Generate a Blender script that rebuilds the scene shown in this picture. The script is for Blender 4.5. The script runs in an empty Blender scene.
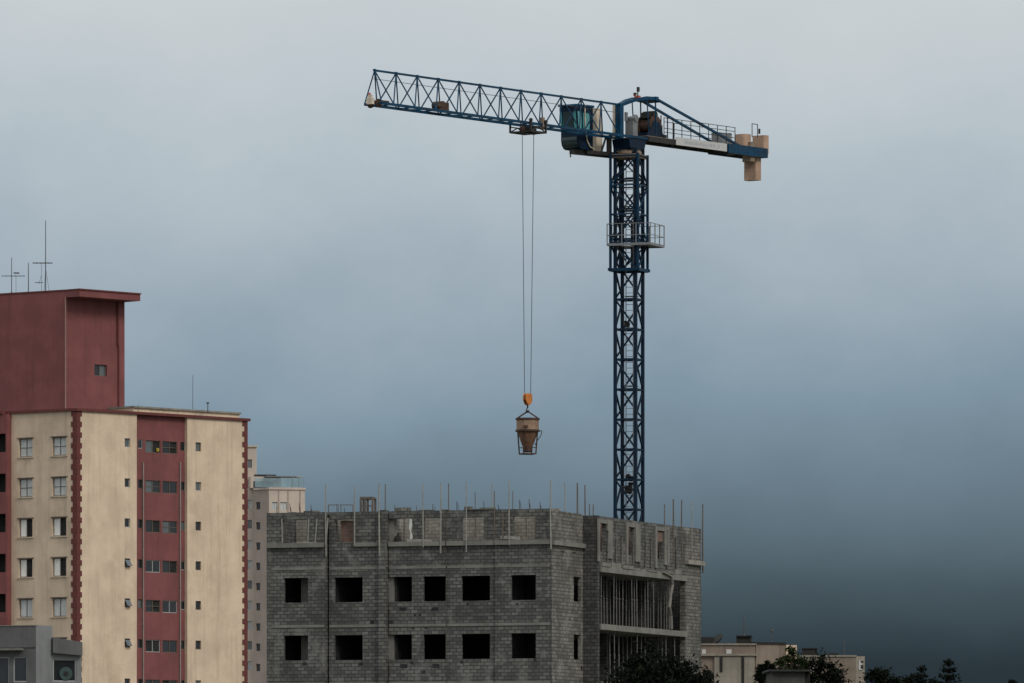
import bpy, math, random
from mathutils import Vector, Matrix
R = math.radians
sin, cos = math.sin, math.cos
random.seed(7)
scene = bpy.context.scene
COL = scene.collection

# ------------------------------------------------------------------ camera
F = 7200.0            # focal length in pixels
HV = 855.0            # image row of the horizon
CZ = 1.7
cam_d = bpy.data.cameras.new('camera')
cam = bpy.data.objects.new('camera', cam_d)
COL.objects.link(cam)
cam.location = (0, 0, CZ)
cam.rotation_euler = (R(90), 0, 0)
cam_d.sensor_width = 36
cam_d.lens = F / 1024 * 36
cam_d.shift_y = (HV - 341.5) / 1024
cam_d.clip_start = 1
cam_d.clip_end = 20000
scene.camera = cam
scene.render.resolution_x, scene.render.resolution_y = 1024, 683

# ------------------------------------------------------------------ view, sky, sun
vs = scene.view_settings
vs.view_transform = 'Standard'
vs.look = 'None'
vs.gamma = 1
vs.exposure = 0.0
vs.use_curve_mapping = False

SUN_EL, SUN_AZ = R(40), R(141)          # azimuth clockwise from +Y
S = Vector((sin(SUN_AZ) * cos(SUN_EL), cos(SUN_AZ) * cos(SUN_EL), sin(SUN_EL)))
sd = bpy.data.lights.new('sun', 'SUN')
sd.energy = 1.25
sd.angle = R(18)
sd.color = (1.0, 0.94, 0.85)
so = bpy.data.objects.new('sun', sd)
COL.objects.link(so)
so.rotation_euler = S.to_track_quat('Z', 'Y').to_euler()
so.location = (0, 0, 100)

def lin(c):
    return tuple(((x / 255) / 12.92 if x / 255 <= 0.04045 else ((x / 255 + 0.055) / 1.055) ** 2.4) for x in c)

world = bpy.data.worlds.new('World')
scene.world = world
world.use_nodes = True
W = world.node_tree
W.nodes.clear()
def N(t, typ, **kw):
    n = t.nodes.new(typ)
    for k, v in kw.items():
        setattr(n, k, v)
    return n
def math_node(t, op, a, b=None, clamp=False):
    n = N(t, 'ShaderNodeMath', operation=op, use_clamp=clamp)
    for i, x in enumerate((a, b)):
        if x is None: continue
        if isinstance(x, (int, float)): n.inputs[i].default_value = x
        else: t.links.new(x, n.inputs[i])
    return n.outputs[0]
def map_range(t, x, a, b, c=0.0, d=1.0, smooth=True):
    n = N(t, 'ShaderNodeMapRange')
    n.interpolation_type = 'SMOOTHSTEP' if smooth else 'LINEAR'
    t.links.new(x, n.inputs[0])
    for i, v in enumerate((a, b, c, d)): n.inputs[i + 1].default_value = v
    return n.outputs[0]
def mixcol(t, fac, a, b, mode='MIX'):
    n = N(t, 'ShaderNodeMix', data_type='RGBA', blend_type=mode)
    for sock, x in ((n.inputs[0], fac), (n.inputs[6], a), (n.inputs[7], b)):
        if isinstance(x, (int, float)): sock.default_value = x
        elif isinstance(x, (tuple, list)): sock.default_value = (*x[:3], 1)
        else: t.links.new(x, sock)
    return n.outputs[2]

def build_sky():
    t = W
    tc = N(t, 'ShaderNodeTexCoord')
    sep = N(t, 'ShaderNodeSeparateXYZ')
    t.links.new(tc.outputs['Generated'], sep.inputs[0])
    def noise(scale3, scale, detail, rough, off=(0, 0, 0)):
        m = N(t, 'ShaderNodeMapping')
        m.inputs['Scale'].default_value = scale3
        m.inputs['Location'].default_value = off
        t.links.new(tc.outputs['Generated'], m.inputs[0])
        n = N(t, 'ShaderNodeTexNoise')
        n.inputs['Scale'].default_value = scale
        n.inputs['Detail'].default_value = detail
        n.inputs['Roughness'].default_value = rough
        t.links.new(m.outputs[0], n.inputs[0])
        return math_node(t, 'SUBTRACT', n.outputs[0], 0.5)
    n1 = noise((1, 1, 1.5), 15, 5, 0.52, (3.3, 0, 0.4))
    n2 = noise((1, 1, 1.35), 34, 8, 0.56, (0.0, 2.0, 1.7))
    # rows of the sky, as height of the direction above the horizon
    z = math_node(t, 'ADD', sep.outputs[2], math_node(t, 'MULTIPLY', n1, 0.012))
    z = math_node(t, 'ADD', z, math_node(t, 'MULTIPLY', n2, map_range(t, sep.outputs[2], 0.035, 0.085, 0.005, 0.026)))
    # the storm bank stands higher to the right
    z = math_node(t, 'SUBTRACT', z, math_node(t, 'MULTIPLY', sep.outputs[0], 0.03))
    fac = map_range(t, z, 0.0, 0.16, smooth=False)
    ramp = N(t, 'ShaderNodeValToRGB')
    t.links.new(fac, ramp.inputs[0])
    stops = [(0.000, (27, 35, 40)), (0.0239, (41, 53, 60)), (0.0354, (70, 86, 94)), (0.0493, (103, 122, 135)),
             (0.0631, (129, 150, 165)), (0.0769, (154, 170, 182)), (0.0906, (173, 186, 195)),
             (0.1043, (189, 199, 205)), (0.1179, (200, 207, 210)), (0.16, (205, 210, 212))]
    el = ramp.color_ramp.elements
    while len(el) < len(stops): el.new(0.5)
    for e, (p, c) in zip(el, stops):
        e.position = p / 0.16
        e.color = (*lin(c), 1)
    # overcast dome: brighter overhead and away from the storm
    up = map_range(t, sep.outputs[2], 0.12, 0.6)
    col = mixcol(t, up, ramp.outputs[0], (0.80, 0.84, 0.88))
    front = map_range(t, sep.outputs[1], 0.55, 0.93)
    side = mixcol(t, map_range(t, sep.outputs[2], 0.0, 0.5), (0.42, 0.46, 0.50), (0.80, 0.84, 0.88))
    col = mixcol(t, front, side, col)
    sky = N(t, 'ShaderNodeTexSky', sky_type='NISHITA', sun_disc=False)
    sky.sun_elevation = SUN_EL
    sky.sun_rotation = SUN_AZ
    sky.dust_density = 3
    # light through the clouds: a thin share of the clear sky under a cloud layer
    cloud = N(t, 'ShaderNodeVectorMath', operation='SCALE')
    t.links.new(col, cloud.inputs[0]); cloud.inputs['Scale'].default_value = 10.0
    mixed = mixcol(t, 0.985, sky.outputs[0], cloud.outputs[0])
    bg = N(t, 'ShaderNodeBackground')
    bg.inputs[1].default_value = 0.1
    t.links.new(mixed, bg.inputs[0])
    out = N(t, 'ShaderNodeOutputWorld')
    t.links.new(bg.outputs[0], out.inputs[0])
build_sky()

# ------------------------------------------------------------------ materials
def mat(name, c, rough=0.8, var=0.12, scale=1.5, streak=0.0, metal=0.0, bump=0.0, dirt=(0.10, 0.09, 0.08), stain=0.0, spec=0.4, fine=0.0):
    m = bpy.data.materials.new(name)
    m.use_nodes = True
    t = m.node_tree
    b = t.nodes['Principled BSDF']
    b.inputs['Roughness'].default_value = rough
    b.inputs['Metallic'].default_value = metal
    b.inputs['Specular IOR Level'].default_value = spec
    tc = N(t, 'ShaderNodeTexCoord')
    def noise(sc3, sc, det=5, ro=0.6):
        mp = N(t, 'ShaderNodeMapping'); mp.inputs['Scale'].default_value = sc3
        t.links.new(tc.outputs['Object'], mp.inputs[0])
        n = N(t, 'ShaderNodeTexNoise')
        n.inputs['Scale'].default_value = sc; n.inputs['Detail'].default_value = det; n.inputs['Roughness'].default_value = ro
        t.links.new(mp.outputs[0], n.inputs[0])
        return n.outputs[0]
    n0 = noise((1, 1, 1), scale)
    f = map_range(t, n0, 0.3, 0.7)
    dark = tuple(x * (1 - var) for x in c); light = tuple(min(1, x * (1 + var)) for x in c)
    col = mixcol(t, f, dark, light)
    if streak:
        s = map_range(t, noise((1.9, 1.9, 0.09), 1.5, 8, 0.72), 0.48, 0.80)
        col = mixcol(t, math_node(t, 'MULTIPLY', s, streak), col, tuple(x * y for x, y in zip(c, (0.45, 0.43, 0.42))))
    if stain:
        s = map_range(t, noise((1, 1, 0.7), 0.33, 8, 0.68), 0.48, 0.72)
        col = mixcol(t, math_node(t, 'MULTIPLY', s, stain), col, dirt)
    if fine:
        s = noise((1, 1, 1), 9, 3, 0.7)
        col = mixcol(t, math_node(t, 'MULTIPLY', map_range(t, s, 0.4, 0.75), fine), col, dirt)
    t.links.new(col, b.inputs['Base Color'])
    if bump:
        bn = N(t, 'ShaderNodeBump'); bn.inputs['Strength'].default_value = bump; bn.inputs['Distance'].default_value = 0.02
        t.links.new(noise((1, 1, 1), scale * 6), bn.inputs['Height'])
        t.links.new(bn.outputs[0], b.inputs['Normal'])
    return m

def block_mat(name, c1, c2, mortar, bw=0.36, bh=0.172, ms=0.02, stain=0.5, bump=0.6, tint=None):
    m = bpy.data.materials.new(name)
    m.use_nodes = True
    t = m.node_tree
    b = t.nodes['Principled BSDF']
    b.inputs['Roughness'].default_value = 0.92
    b.inputs['Specular IOR Level'].default_value = 0.2
    tc = N(t, 'ShaderNodeTexCoord')
    br = N(t, 'ShaderNodeTexBrick')
    br.inputs['Scale'].default_value = 1
    br.inputs['Brick Width'].default_value = bw
    br.inputs['Row Height'].default_value = bh
    br.inputs['Mortar Size'].default_value = ms
    br.inputs['Mortar Smooth'].default_value = 0.3
    br.inputs['Bias'].default_value = -0.1
    br.inputs['Color1'].default_value = (*c1, 1)
    br.inputs['Color2'].default_value = (*c2, 1)
    br.inputs['Mortar'].default_value = (*mortar, 1)
    t.links.new(tc.outputs['UV'], br.inputs['Vector'])
    def noise(sc3, sc, det, ro, off=0):
        mp = N(t, 'ShaderNodeMapping'); mp.inputs['Scale'].default_value = sc3
        mp.inputs['Location'].default_value = (off, off, off)
        t.links.new(tc.outputs['Object'], mp.inputs[0])
        n = N(t, 'ShaderNodeTexNoise')
        n.inputs['Scale'].default_value = sc; n.inputs['Detail'].default_value = det; n.inputs['Roughness'].default_value = ro
        t.links.new(mp.outputs[0], n.inputs[0]); return n.outputs[0]
    col = br.outputs['Color']
    a = map_range(t, noise((1, 1, 1), 0.5, 9, 0.72), 0.44, 0.62)
    col = mixcol(t, math_node(t, 'MULTIPLY', a, stain), col, tuple(x * 0.5 for x in c1))
    a = map_range(t, noise((1, 1, 0.6), 1.1, 8, 0.7, 7), 0.52, 0.66)
    col = mixcol(t, math_node(t, 'MULTIPLY', a, 0.45), col, tint or tuple(min(1, x * 1.35) for x in c2))
    a = map_range(t, noise((2.2, 2.2, 0.16), 1.2, 5, 0.6, 3), 0.55, 0.75)
    col = mixcol(t, math_node(t, 'MULTIPLY', a, 0.45), col, tuple(x * 0.42 for x in c1))
    a = map_range(t, noise((1, 1, 1), 7, 3, 0.7, 1), 0.35, 0.7)
    col = mixcol(t, math_node(t, 'MULTIPLY', a, 0.25), col, tuple(x * 0.6 for x in c1))
    t.links.new(col, b.inputs['Base Color'])
    bn = N(t, 'ShaderNodeBump'); bn.inputs['Strength'].default_value = bump; bn.inputs['Distance'].default_value = 0.03
    inv = math_node(t, 'SUBTRACT', 1.0, br.outputs['Fac'])
    t.links.new(inv, bn.inputs['Height']); t.links.new(bn.outputs[0], b.inputs['Normal'])
    return m

def glass_mat(name, c, rough=0.08, alpha=1.0):
    m = bpy.data.materials.new(name); m.use_nodes = True
    t = m.node_tree; b = t.nodes['Principled BSDF']
    b.inputs['Roughness'].default_value = rough
    b.inputs['Base Color'].default_value = (*c, 1)
    b.inputs['Alpha'].default_value = alpha
    tc = N(t, 'ShaderNodeTexCoord'); n = N(t, 'ShaderNodeTexNoise'); n.inputs['Scale'].default_value = 0.8
    t.links.new(tc.outputs['Object'], n.inputs[0])
    col = mixcol(t, n.outputs[0], tuple(x * 0.6 for x in c), tuple(min(1, x * 1.4) for x in c))
    t.links.new(col, b.inputs['Base Color'])
    return m

def leaf_mat(name, c, c2):
    m = bpy.data.materials.new(name); m.use_nodes = True
    t = m.node_tree; b = t.nodes['Principled BSDF']
    b.inputs['Roughness'].default_value = 0.7
    b.inputs['Specular IOR Level'].default_value = 0.05
    tc = N(t, 'ShaderNodeTexCoord'); n = N(t, 'ShaderNodeTexNoise'); n.inputs['Scale'].default_value = 0.9; n.inputs['Detail'].default_value = 4
    t.links.new(tc.outputs['Object'], n.inputs[0])
    col = mixcol(t, map_range(t, n.outputs[0], 0.35, 0.65), c, c2)
    t.links.new(col, b.inputs['Base Color'])
    return m

M = {}
M['block'] = block_mat('concrete_block', (0.094, 0.093, 0.087), (0.198, 0.192, 0.175), (0.060, 0.058, 0.052), ms=0.024, stain=0.5)
M['block_pale'] = block_mat('pale_concrete_block', (0.125, 0.122, 0.109), (0.26, 0.245, 0.212), (0.085, 0.08, 0.07), ms=0.022, stain=0.5)  # block lightened for the better-lit side walls; loose blocks share it
M['block_clean'] = block_mat('new_concrete_block', (0.24, 0.228, 0.195), (0.36, 0.335, 0.285), (0.17, 0.16, 0.14), bw=0.36, bh=0.172, ms=0.018, stain=0.3)
M['block_dark'] = block_mat('shaded_concrete_block', (0.062, 0.061, 0.057), (0.125, 0.122, 0.112), (0.04, 0.039, 0.036), bw=0.36, bh=0.172, ms=0.024, stain=0.5)  # block darkened for the shaded balcony recess and the wing's front-facing wall
M['redbrick'] = block_mat('red_clay_block', (0.16, 0.095, 0.075), (0.22, 0.135, 0.105), (0.17, 0.145, 0.125), 0.3, 0.2, 0.02, 0.5)
M['concrete'] = mat('poured_concrete', (0.185, 0.178, 0.155), 0.9, 0.18, 1.2, 0.5, stain=0.4, bump=0.4)
M['concrete_pale'] = mat('pale_concrete', (0.245, 0.23, 0.195), 0.9, 0.2, 1.5, 0.4, stain=0.35, bump=0.4)
M['concrete_dark'] = mat('dark_concrete', (0.06, 0.058, 0.053), 0.95, 0.2, 1.0, 0.3, stain=0.4)  # darkened so interior slabs look unlit; the shed wall shares it
M['pole_pale'] = mat('grey_timber', (0.27, 0.255, 0.225), 0.85, 0.25, 3)
M['pole_dark'] = mat('dark_timber', (0.13, 0.105, 0.085), 0.9, 0.25, 3)
M['prop'] = mat('prop_steel', (0.13, 0.125, 0.115), 0.6, 0.25, 2)
M['cloth'] = mat('white_cloth', (0.55, 0.55, 0.52), 0.9, 0.15, 3)
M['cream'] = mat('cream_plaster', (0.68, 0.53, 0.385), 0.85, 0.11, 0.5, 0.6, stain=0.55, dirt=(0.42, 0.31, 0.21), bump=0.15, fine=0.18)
M['cream_shade'] = mat('shaded_cream_plaster', (0.60, 0.465, 0.34), 0.85, 0.13, 0.5, 0.7, stain=0.65, dirt=(0.36, 0.26, 0.18), bump=0.15, fine=0.1)  # cream plaster darkened for the shaded left facade; also a yellowish end wall
M['red'] = mat('brick_red_plaster', (0.20, 0.066, 0.063), 0.85, 0.14, 0.6, 0.5, stain=0.4, dirt=(0.14, 0.05, 0.045), bump=0.15)
M['red_dark'] = mat('maroon_paint', (0.125, 0.032, 0.028), 0.75, 0.12, 2, 0.2)
M['frame'] = mat('brown_aluminium', (0.13, 0.10, 0.075), 0.5, 0.1, 2)
M['frame_pale'] = mat('grey_aluminium', (0.36, 0.36, 0.35), 0.45, 0.1, 2)
M['sill'] = mat('stone_sill', (0.50, 0.40, 0.29), 0.8, 0.15, 2, 0.3)
M['pipe'] = mat('grey_pipe', (0.28, 0.22, 0.20), 0.6, 0.1, 2, 0.2)
M['conduit'] = mat('faded_red_conduit', (0.30, 0.17, 0.145), 0.7, 0.1, 2)
M['blind'] = mat('pale_blind', (0.50, 0.52, 0.51), 0.6, 0.10, 2.5)
M['blind_white'] = mat('white_shutter', (0.78, 0.76, 0.72), 0.6, 0.08, 2)
M['dark_room'] = mat('dim_interior', (0.022, 0.022, 0.022), 0.9, 0.4, 2)  # near-black colour standing for the shade in rooms, recesses and holes
M['pane_dark'] = glass_mat('dark_pane', (0.02, 0.024, 0.026), 0.06)
M['pane_grey'] = glass_mat('grey_pane', (0.10, 0.115, 0.12), 0.1)
M['yellow'] = mat('yellow_plastic', (0.45, 0.32, 0.05), 0.5, 0.1, 3)
M['rail_glass'] = glass_mat('railing_glass', (0.30, 0.42, 0.46), 0.05, 0.45)
M['beige'] = mat('pink_beige_plaster', (0.54, 0.45, 0.375), 0.85, 0.08, 0.3, 0.25, stain=0.15, dirt=(0.3, 0.24, 0.2))
M['beige_dark'] = mat('shaded_beige_plaster', (0.34, 0.275, 0.235), 0.85, 0.08, 0.3, 0.25, stain=0.15, dirt=(0.2, 0.16, 0.13))  # beige plaster with shade in its colour for the side wall; joints too
M['blue'] = mat('crane_blue_paint', (0.001, 0.042, 0.092), 0.5, 0.3, 2.5, 0.4, dirt=(0.03, 0.026, 0.022), stain=0.4, spec=0.2)
M['blue_dark'] = mat('dark_blue_paint', (0.001, 0.014, 0.034), 0.55, 0.3, 2.0, 0.3, dirt=(0.02, 0.015, 0.012), stain=0.45, spec=0.2)  # darker blue for mast, turntable, winch frame and cab body
M['blue_cage'] = mat('dull_blue_paint', (0.001, 0.027, 0.062), 0.5, 0.3, 2.2, 0.3, dirt=(0.02, 0.015, 0.012), stain=0.45, spec=0.2)
M['steel_dark'] = mat('greasy_steel', (0.028, 0.025, 0.023), 0.55, 0.3, 3, metal=0.2)
M['steel'] = mat('galvanised_steel', (0.20, 0.205, 0.21), 0.5, 0.2, 3, metal=0.2)
M['rope'] = mat('wire_rope', (0.05, 0.055, 0.06), 0.6, 0.1, 3)
M['tan'] = mat('tan_concrete', (0.46, 0.305, 0.215), 0.9, 0.15, 1.8, 0.4, stain=0.35, dirt=(0.20, 0.13, 0.08), bump=0.3)
M['tan_grey'] = mat('dusty_concrete', (0.26, 0.195, 0.145), 0.9, 0.2, 2.5, 0.3, stain=0.3, dirt=(0.14, 0.10, 0.075))
M['ivory'] = mat('ivory_paint', (0.62, 0.53, 0.41), 0.5, 0.1, 2, 0.3)
M['banner'] = mat('white_banner', (0.50, 0.49, 0.475), 0.6, 0.06, 2)
M['banner_ink'] = mat('faded_ink', (0.37, 0.385, 0.40), 0.7, 0.1, 3)
M['cab_glass'] = glass_mat('teal_cab_glass', (0.10, 0.36, 0.36), 0.05)
M['cab_glass_dark'] = glass_mat('smoked_cab_glass', (0.035, 0.055, 0.06), 0.05)
M['orange'] = mat('orange_paint', (0.50, 0.165, 0.03), 0.5, 0.2, 3, stain=0.35, dirt=(0.15, 0.06, 0.02))
M['rust'] = mat('rusty_bucket_paint', (0.165, 0.088, 0.05), 0.75, 0.3, 2.2, 0.5, stain=0.5, dirt=(0.11, 0.055, 0.03))
M['rust_pale'] = mat('dusty_bucket_paint', (0.27, 0.175, 0.115), 0.8, 0.25, 2.5, 0.4, stain=0.4, dirt=(0.18, 0.10, 0.06))
M['rust_dark'] = mat('rust_brown', (0.065, 0.035, 0.024), 0.8, 0.3, 3)
M['red_lamp'] = mat('red_lens', (0.45, 0.10, 0.05), 0.4, 0.1, 3)
M['antenna'] = mat('weathered_aluminium', (0.06, 0.06, 0.063), 0.5, 0.15, 3)
M['white_wall'] = mat('grey_white_plaster', (0.20, 0.205, 0.205), 0.85, 0.10, 0.9, 0.4, stain=0.35, dirt=(0.20, 0.20, 0.19))
M['grey_wall'] = mat('shaded_house_plaster', (0.105, 0.105, 0.103), 0.85, 0.12, 0.9, 0.4, stain=0.3, dirt=(0.12, 0.12, 0.11))  # house plaster darkened for walls turned from the light; rear walls too
M['low_wall'] = mat('weathered_pinkish_plaster', (0.21, 0.165, 0.13), 0.9, 0.2, 0.5, 0.8, stain=0.75, dirt=(0.15, 0.125, 0.105))
M['low_pale'] = mat('weathered_pale_plaster', (0.26, 0.23, 0.185), 0.9, 0.2, 0.5, 0.8, stain=0.7, dirt=(0.18, 0.16, 0.135))
M['low_dark'] = mat('near_black_concrete', (0.02, 0.019, 0.018), 0.9, 0.2, 1)  # near-black tone for dark roof parts, pipes and the sack
M['roof_dark'] = mat('dark_roof_sheet', (0.025, 0.025, 0.025), 0.8, 0.2, 1.5)
M['bark'] = mat('bark', (0.06, 0.045, 0.033), 0.95, 0.25, 3)
M['leaf_dark'] = leaf_mat('dark_foliage', (0.003, 0.005, 0.003), (0.008, 0.012, 0.006))
M['leaf_mid'] = leaf_mat('green_foliage', (0.012, 0.020, 0.007), (0.040, 0.055, 0.016))
M['leaf_pine'] = leaf_mat('pine_foliage', (0.004, 0.007, 0.005), (0.008, 0.013, 0.009))
M['ground'] = mat('dry_ground', (0.07, 0.075, 0.05), 0.95, 0.3, 0.05)
M['asphalt'] = mat('asphalt', (0.05, 0.05, 0.05), 0.9, 0.15, 0.3)
M['teal_thing'] = mat('teal_disc', (0.035, 0.065, 0.055), 0.6, 0.15, 3)

# ------------------------------------------------------------------ mesh helpers
class MB:
    def __init__(self): self.v, self.f, self.m, self.mats = [], [], [], []
    def face(self, pts, mi=0):
        i = len(self.v)
        self.v += [tuple(p) for p in pts]
        self.f.append(list(range(i, i + len(pts)))); self.m.append(mi)
    def raw(self, verts, faces, mi=0):
        i = len(self.v)
        self.v += [tuple(p) for p in verts]
        for f in faces: self.f.append([i + k for k in f]); self.m.append(mi)
    def hexa(self, p, mi=0):     # 8 corners: bottom ring then top ring (ccw from above)
        self.raw(p, [(3, 2, 1, 0), (4, 5, 6, 7), (0, 1, 5, 4), (1, 2, 6, 5), (2, 3, 7, 6), (3, 0, 4, 7)], mi)
    def box(self, c, sx, sy, sz, ax=(1, 0), mi=0):
        # centre of the base, sizes along ax / across ax / up
        c = Vector(c); a = Vector((ax[0], ax[1], 0)).normalized(); b = Vector((-a.y, a.x, 0))
        p = []
        for zz in (0, sz):
            for i, j in ((-1, -1), (1, -1), (1, 1), (-1, 1)):
                q = c + a * (i * sx / 2) + b * (j * sy / 2); p.append((q.x, q.y, c.z + zz))
        self.hexa(p, mi)
    def bar(self, p0, p1, w, h=None, n=4, mi=0, up=(0, 0, 1), w1=None):
        p0, p1 = Vector(p0), Vector(p1); d = (p1 - p0)
        if d.length < 1e-6: return
        d.normalize(); up = Vector(up)
        if abs(d.dot(up)) > 0.98: up = Vector((0.35, 0.94, 0)) if abs(d.z) > 0.5 else Vector((0, 0, 1))
        a = d.cross(up).normalized(); b = a.cross(d).normalized()
        h = h or w; w1 = w1 if w1 is not None else w; h1 = h * w1 / w
        ring0, ring1 = [], []
        for k in range(n):
            t = 2 * math.pi * (k + 0.5) / n; s = 1 / math.cos(math.pi / n) if n == 4 else 1
            ring0.append(p0 + a * (cos(t) * w / 2 * s) + b * (sin(t) * h / 2 * s))
            ring1.append(p1 + a * (cos(t) * w1 / 2 * s) + b * (sin(t) * h1 / 2 * s))
        fs = [(k, (k + 1) % n, n + (k + 1) % n, n + k) for k in range(n)]
        fs += [tuple(range(n - 1, -1, -1)), tuple(range(n, 2 * n))]
        self.raw(ring0 + ring1, fs, mi)
    def tube(self, p0, p1, r, n=8, mi=0, r1=None): self.bar(p0, p1, 2 * r, n=n, mi=mi, w1=None if r1 is None else 2 * r1)
    def path(self, pts, w, n=6, mi=0):
        for a, b in zip(pts[:-1], pts[1:]): self.bar(a, b, w, n=n, mi=mi)
    def lathe(self, c, prof, n=20, mi=0, axis=None):
        # prof: (radius, height) from bottom to top
        c = Vector(c); rings = []
        for r, z in prof:
            rings.append([c + Vector((cos(2 * math.pi * k / n) * r, sin(2 * math.pi * k / n) * r, z)) for k in range(n)])
        vs_ = [p for ring in rings for p in ring]; fs = []
        for i in range(len(prof) - 1):
            for k in range(n):
                fs.append((i * n + k, i * n + (k + 1) % n, (i + 1) * n + (k + 1) % n, (i + 1) * n + k))
        fs.append(tuple(range(n - 1, -1, -1))); fs.append(tuple((len(prof) - 1) * n + k for k in range(n)))
        self.raw(vs_, fs, mi)
    def extrude(self, prof3, off, mi=0):
        # closed profile of 3D points swept by the vector off
        off = Vector(off); a = [Vector(p) for p in prof3]; b = [p + off for p in a]; n = len(a)
        self.raw(a + b, [tuple(range(n)), tuple(range(2 * n - 1, n - 1, -1))] + [(k, n + k, n + (k + 1) % n, (k + 1) % n) for k in range(n)], mi)
    def wall(self, O, d, n, s0, s1, z0, z1, t, ops=(), mi=0, rmi=None):
        # wall from s0 to s1 along d (front face in the plane through O), t thick, with openings (s0,s1,z0,z1)
        rmi = mi if rmi is None else rmi
        ss = sorted({s0, s1, *[min(max(o[0], s0), s1) for o in ops], *[min(max(o[1], s0), s1) for o in ops]})
        zz = sorted({z0, z1, *[min(max(o[2], z0), z1) for o in ops], *[min(max(o[3], z0), z1) for o in ops]})
        def solid(i, j):
            if i < 0 or j < 0 or i >= len(ss) - 1 or j >= len(zz) - 1: return False
            a, b = (ss[i] + ss[i + 1]) / 2, (zz[j] + zz[j + 1]) / 2
            return not any(o[0] < a < o[1] and o[2] < b < o[3] for o in ops)
        def P(s, z, k): return (O[0] + d[0] * s - n[0] * k, O[1] + d[1] * s - n[1] * k, z)
        for i in range(len(ss) - 1):
            for j in range(len(zz) - 1):
                if not solid(i, j): continue
                a, b, c, e = ss[i], ss[i + 1], zz[j], zz[j + 1]
                self.face([P(a, c, 0), P(b, c, 0), P(b, e, 0), P(a, e, 0)], mi)
                self.face([P(b, c, t), P(a, c, t), P(a, e, t), P(b, e, t)], mi)
                inn = lambda s, z: 0 < 1
                if not solid(i - 1, j): self.face([P(a, c, t), P(a, c, 0), P(a, e, 0), P(a, e, t)], rmi if i > 0 else mi)
                if not solid(i + 1, j): self.face([P(b, c, 0), P(b, c, t), P(b, e, t), P(b, e, 0)], rmi if i < len(ss) - 2 else mi)
                if not solid(i, j - 1): self.face([P(a, c, t), P(b, c, t), P(b, c, 0), P(a, c, 0)], rmi if j > 0 else mi)
                if not solid(i, j + 1): self.face([P(a, e, 0), P(b, e, 0), P(b, e, t), P(a, e, t)], rmi if j < len(zz) - 2 else mi)
    def build(self, name, mats, parent=None, origin=None, smooth=False):
        if not isinstance(mats, (list, tuple)): mats = [mats]
        o0 = Vector(parent_world(parent)) if parent else (Vector(origin) if origin is not None else Vector((0, 0, 0)))
        me = bpy.data.meshes.new(name)
        me.from_pydata([tuple(Vector(p) - o0) for p in self.v], [], self.f)
        for m_ in mats: me.materials.append(m_)
        me.polygons.foreach_set('material_index', self.m)
        if smooth: me.polygons.foreach_set('use_smooth', [True] * len(self.f))
        uv = me.uv_layers.new(name='uv')
        for poly in me.polygons:
            nn = poly.normal
            if abs(nn.z) > 0.75: a, b = Vector((1, 0, 0)), Vector((0, 1, 0))
            else:
                a = Vector((-nn.y, nn.x, 0))
                a = a.normalized() if a.length > 1e-6 else Vector((1, 0, 0)); b = Vector((0, 0, 1))
            for li in poly.loop_indices:
                p = me.vertices[me.loops[li].vertex_index].co
                uv.data[li].uv = (p.dot(a) + 50, p.dot(b) + 50)
        ob = bpy.data.objects.new(name, me)
        COL.objects.link(ob)
        if parent: ob.parent = parent
        else: ob.location = o0
        return ob
def parent_world(p):
    v = Vector((0, 0, 0))
    while p is not None: v += Vector(p.location); p = p.parent
    return v
def tag(o, label, cat, group=None, kind=None):
    if label: o['label'] = label
    if cat: o['category'] = cat
    if group: o['group'] = group
    if kind: o['kind'] = kind
    return o
def thing(name, loc, label, cat, group=None):
    o = bpy.data.objects.new(name, None); COL.objects.link(o); o.location = loc; o.empty_display_size = 0.5
    return tag(o, label, cat, group)
def copy_tree(o, parent=None):
    c = o.copy(); COL.objects.link(c)
    if parent: c.parent = parent
    for ch in list(o.children): copy_tree(ch, c)
    return c
def at(u, v, Y): return Vector(((u - 512) / F * Y, Y, CZ + (HV - v) / F * Y))
def zat(v, Y): return CZ + (HV - v) / F * Y
class Face:
    """a vertical plane seen in the photograph: origin (x, y), direction d, outward normal n"""
    def __init__(self, O, d, n): self.O, self.d, self.n = Vector(O), Vector(d), Vector(n)
    def s(self, u):
        k = (u - 512) / F
        return (k * self.O.y - self.O.x) / (self.d.x - k * self.d.y)
    def p(self, s, z=0.0, k=0.0): q = self.O + self.d * s + self.n * k; return Vector((q.x, q.y, z))
    def z(self, v, u): return zat(v, (self.O + self.d * self.s(u)).y)
    def off(self, k): return Face(self.O + self.n * k, self.d, self.n)
    def slab(self, mb, s0, s1, z0, z1, k0, k1, mi=0):
        # box from s0..s1, z0..z1, offset k0 (inner) .. k1 (outer)
        p = [self.p(s0, z0, k1), self.p(s1, z0, k1), self.p(s1, z0, k0), self.p(s0, z0, k0)]
        q = [Vector((a.x, a.y, z1)) for a in p]
        mb.hexa([*p, *q], mi)

# ------------------------------------------------------------------ setting
g = MB(); n_ = 24
for i in range(n_):
    for j in range(n_):
        x0, x1 = -6000 + 12000 * i / n_, -6000 + 12000 * (i + 1) / n_
        y0, y1 = -1500 + 14000 * j / n_, -1500 + 14000 * (j + 1) / n_
        g.face([(x0, y0, 0), (x1, y0, 0), (x1, y1, 0), (x0, y1, 0)])
tag(g.build('ground', M['ground']), None, None, kind='structure')
rd = MB(); rd.face([(-120, 312, .004), (160, 308, .004), (160, 316, .004), (-120, 320, .004)])
tag(rd.build('road', M['asphalt']), None, None, kind='structure')

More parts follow.
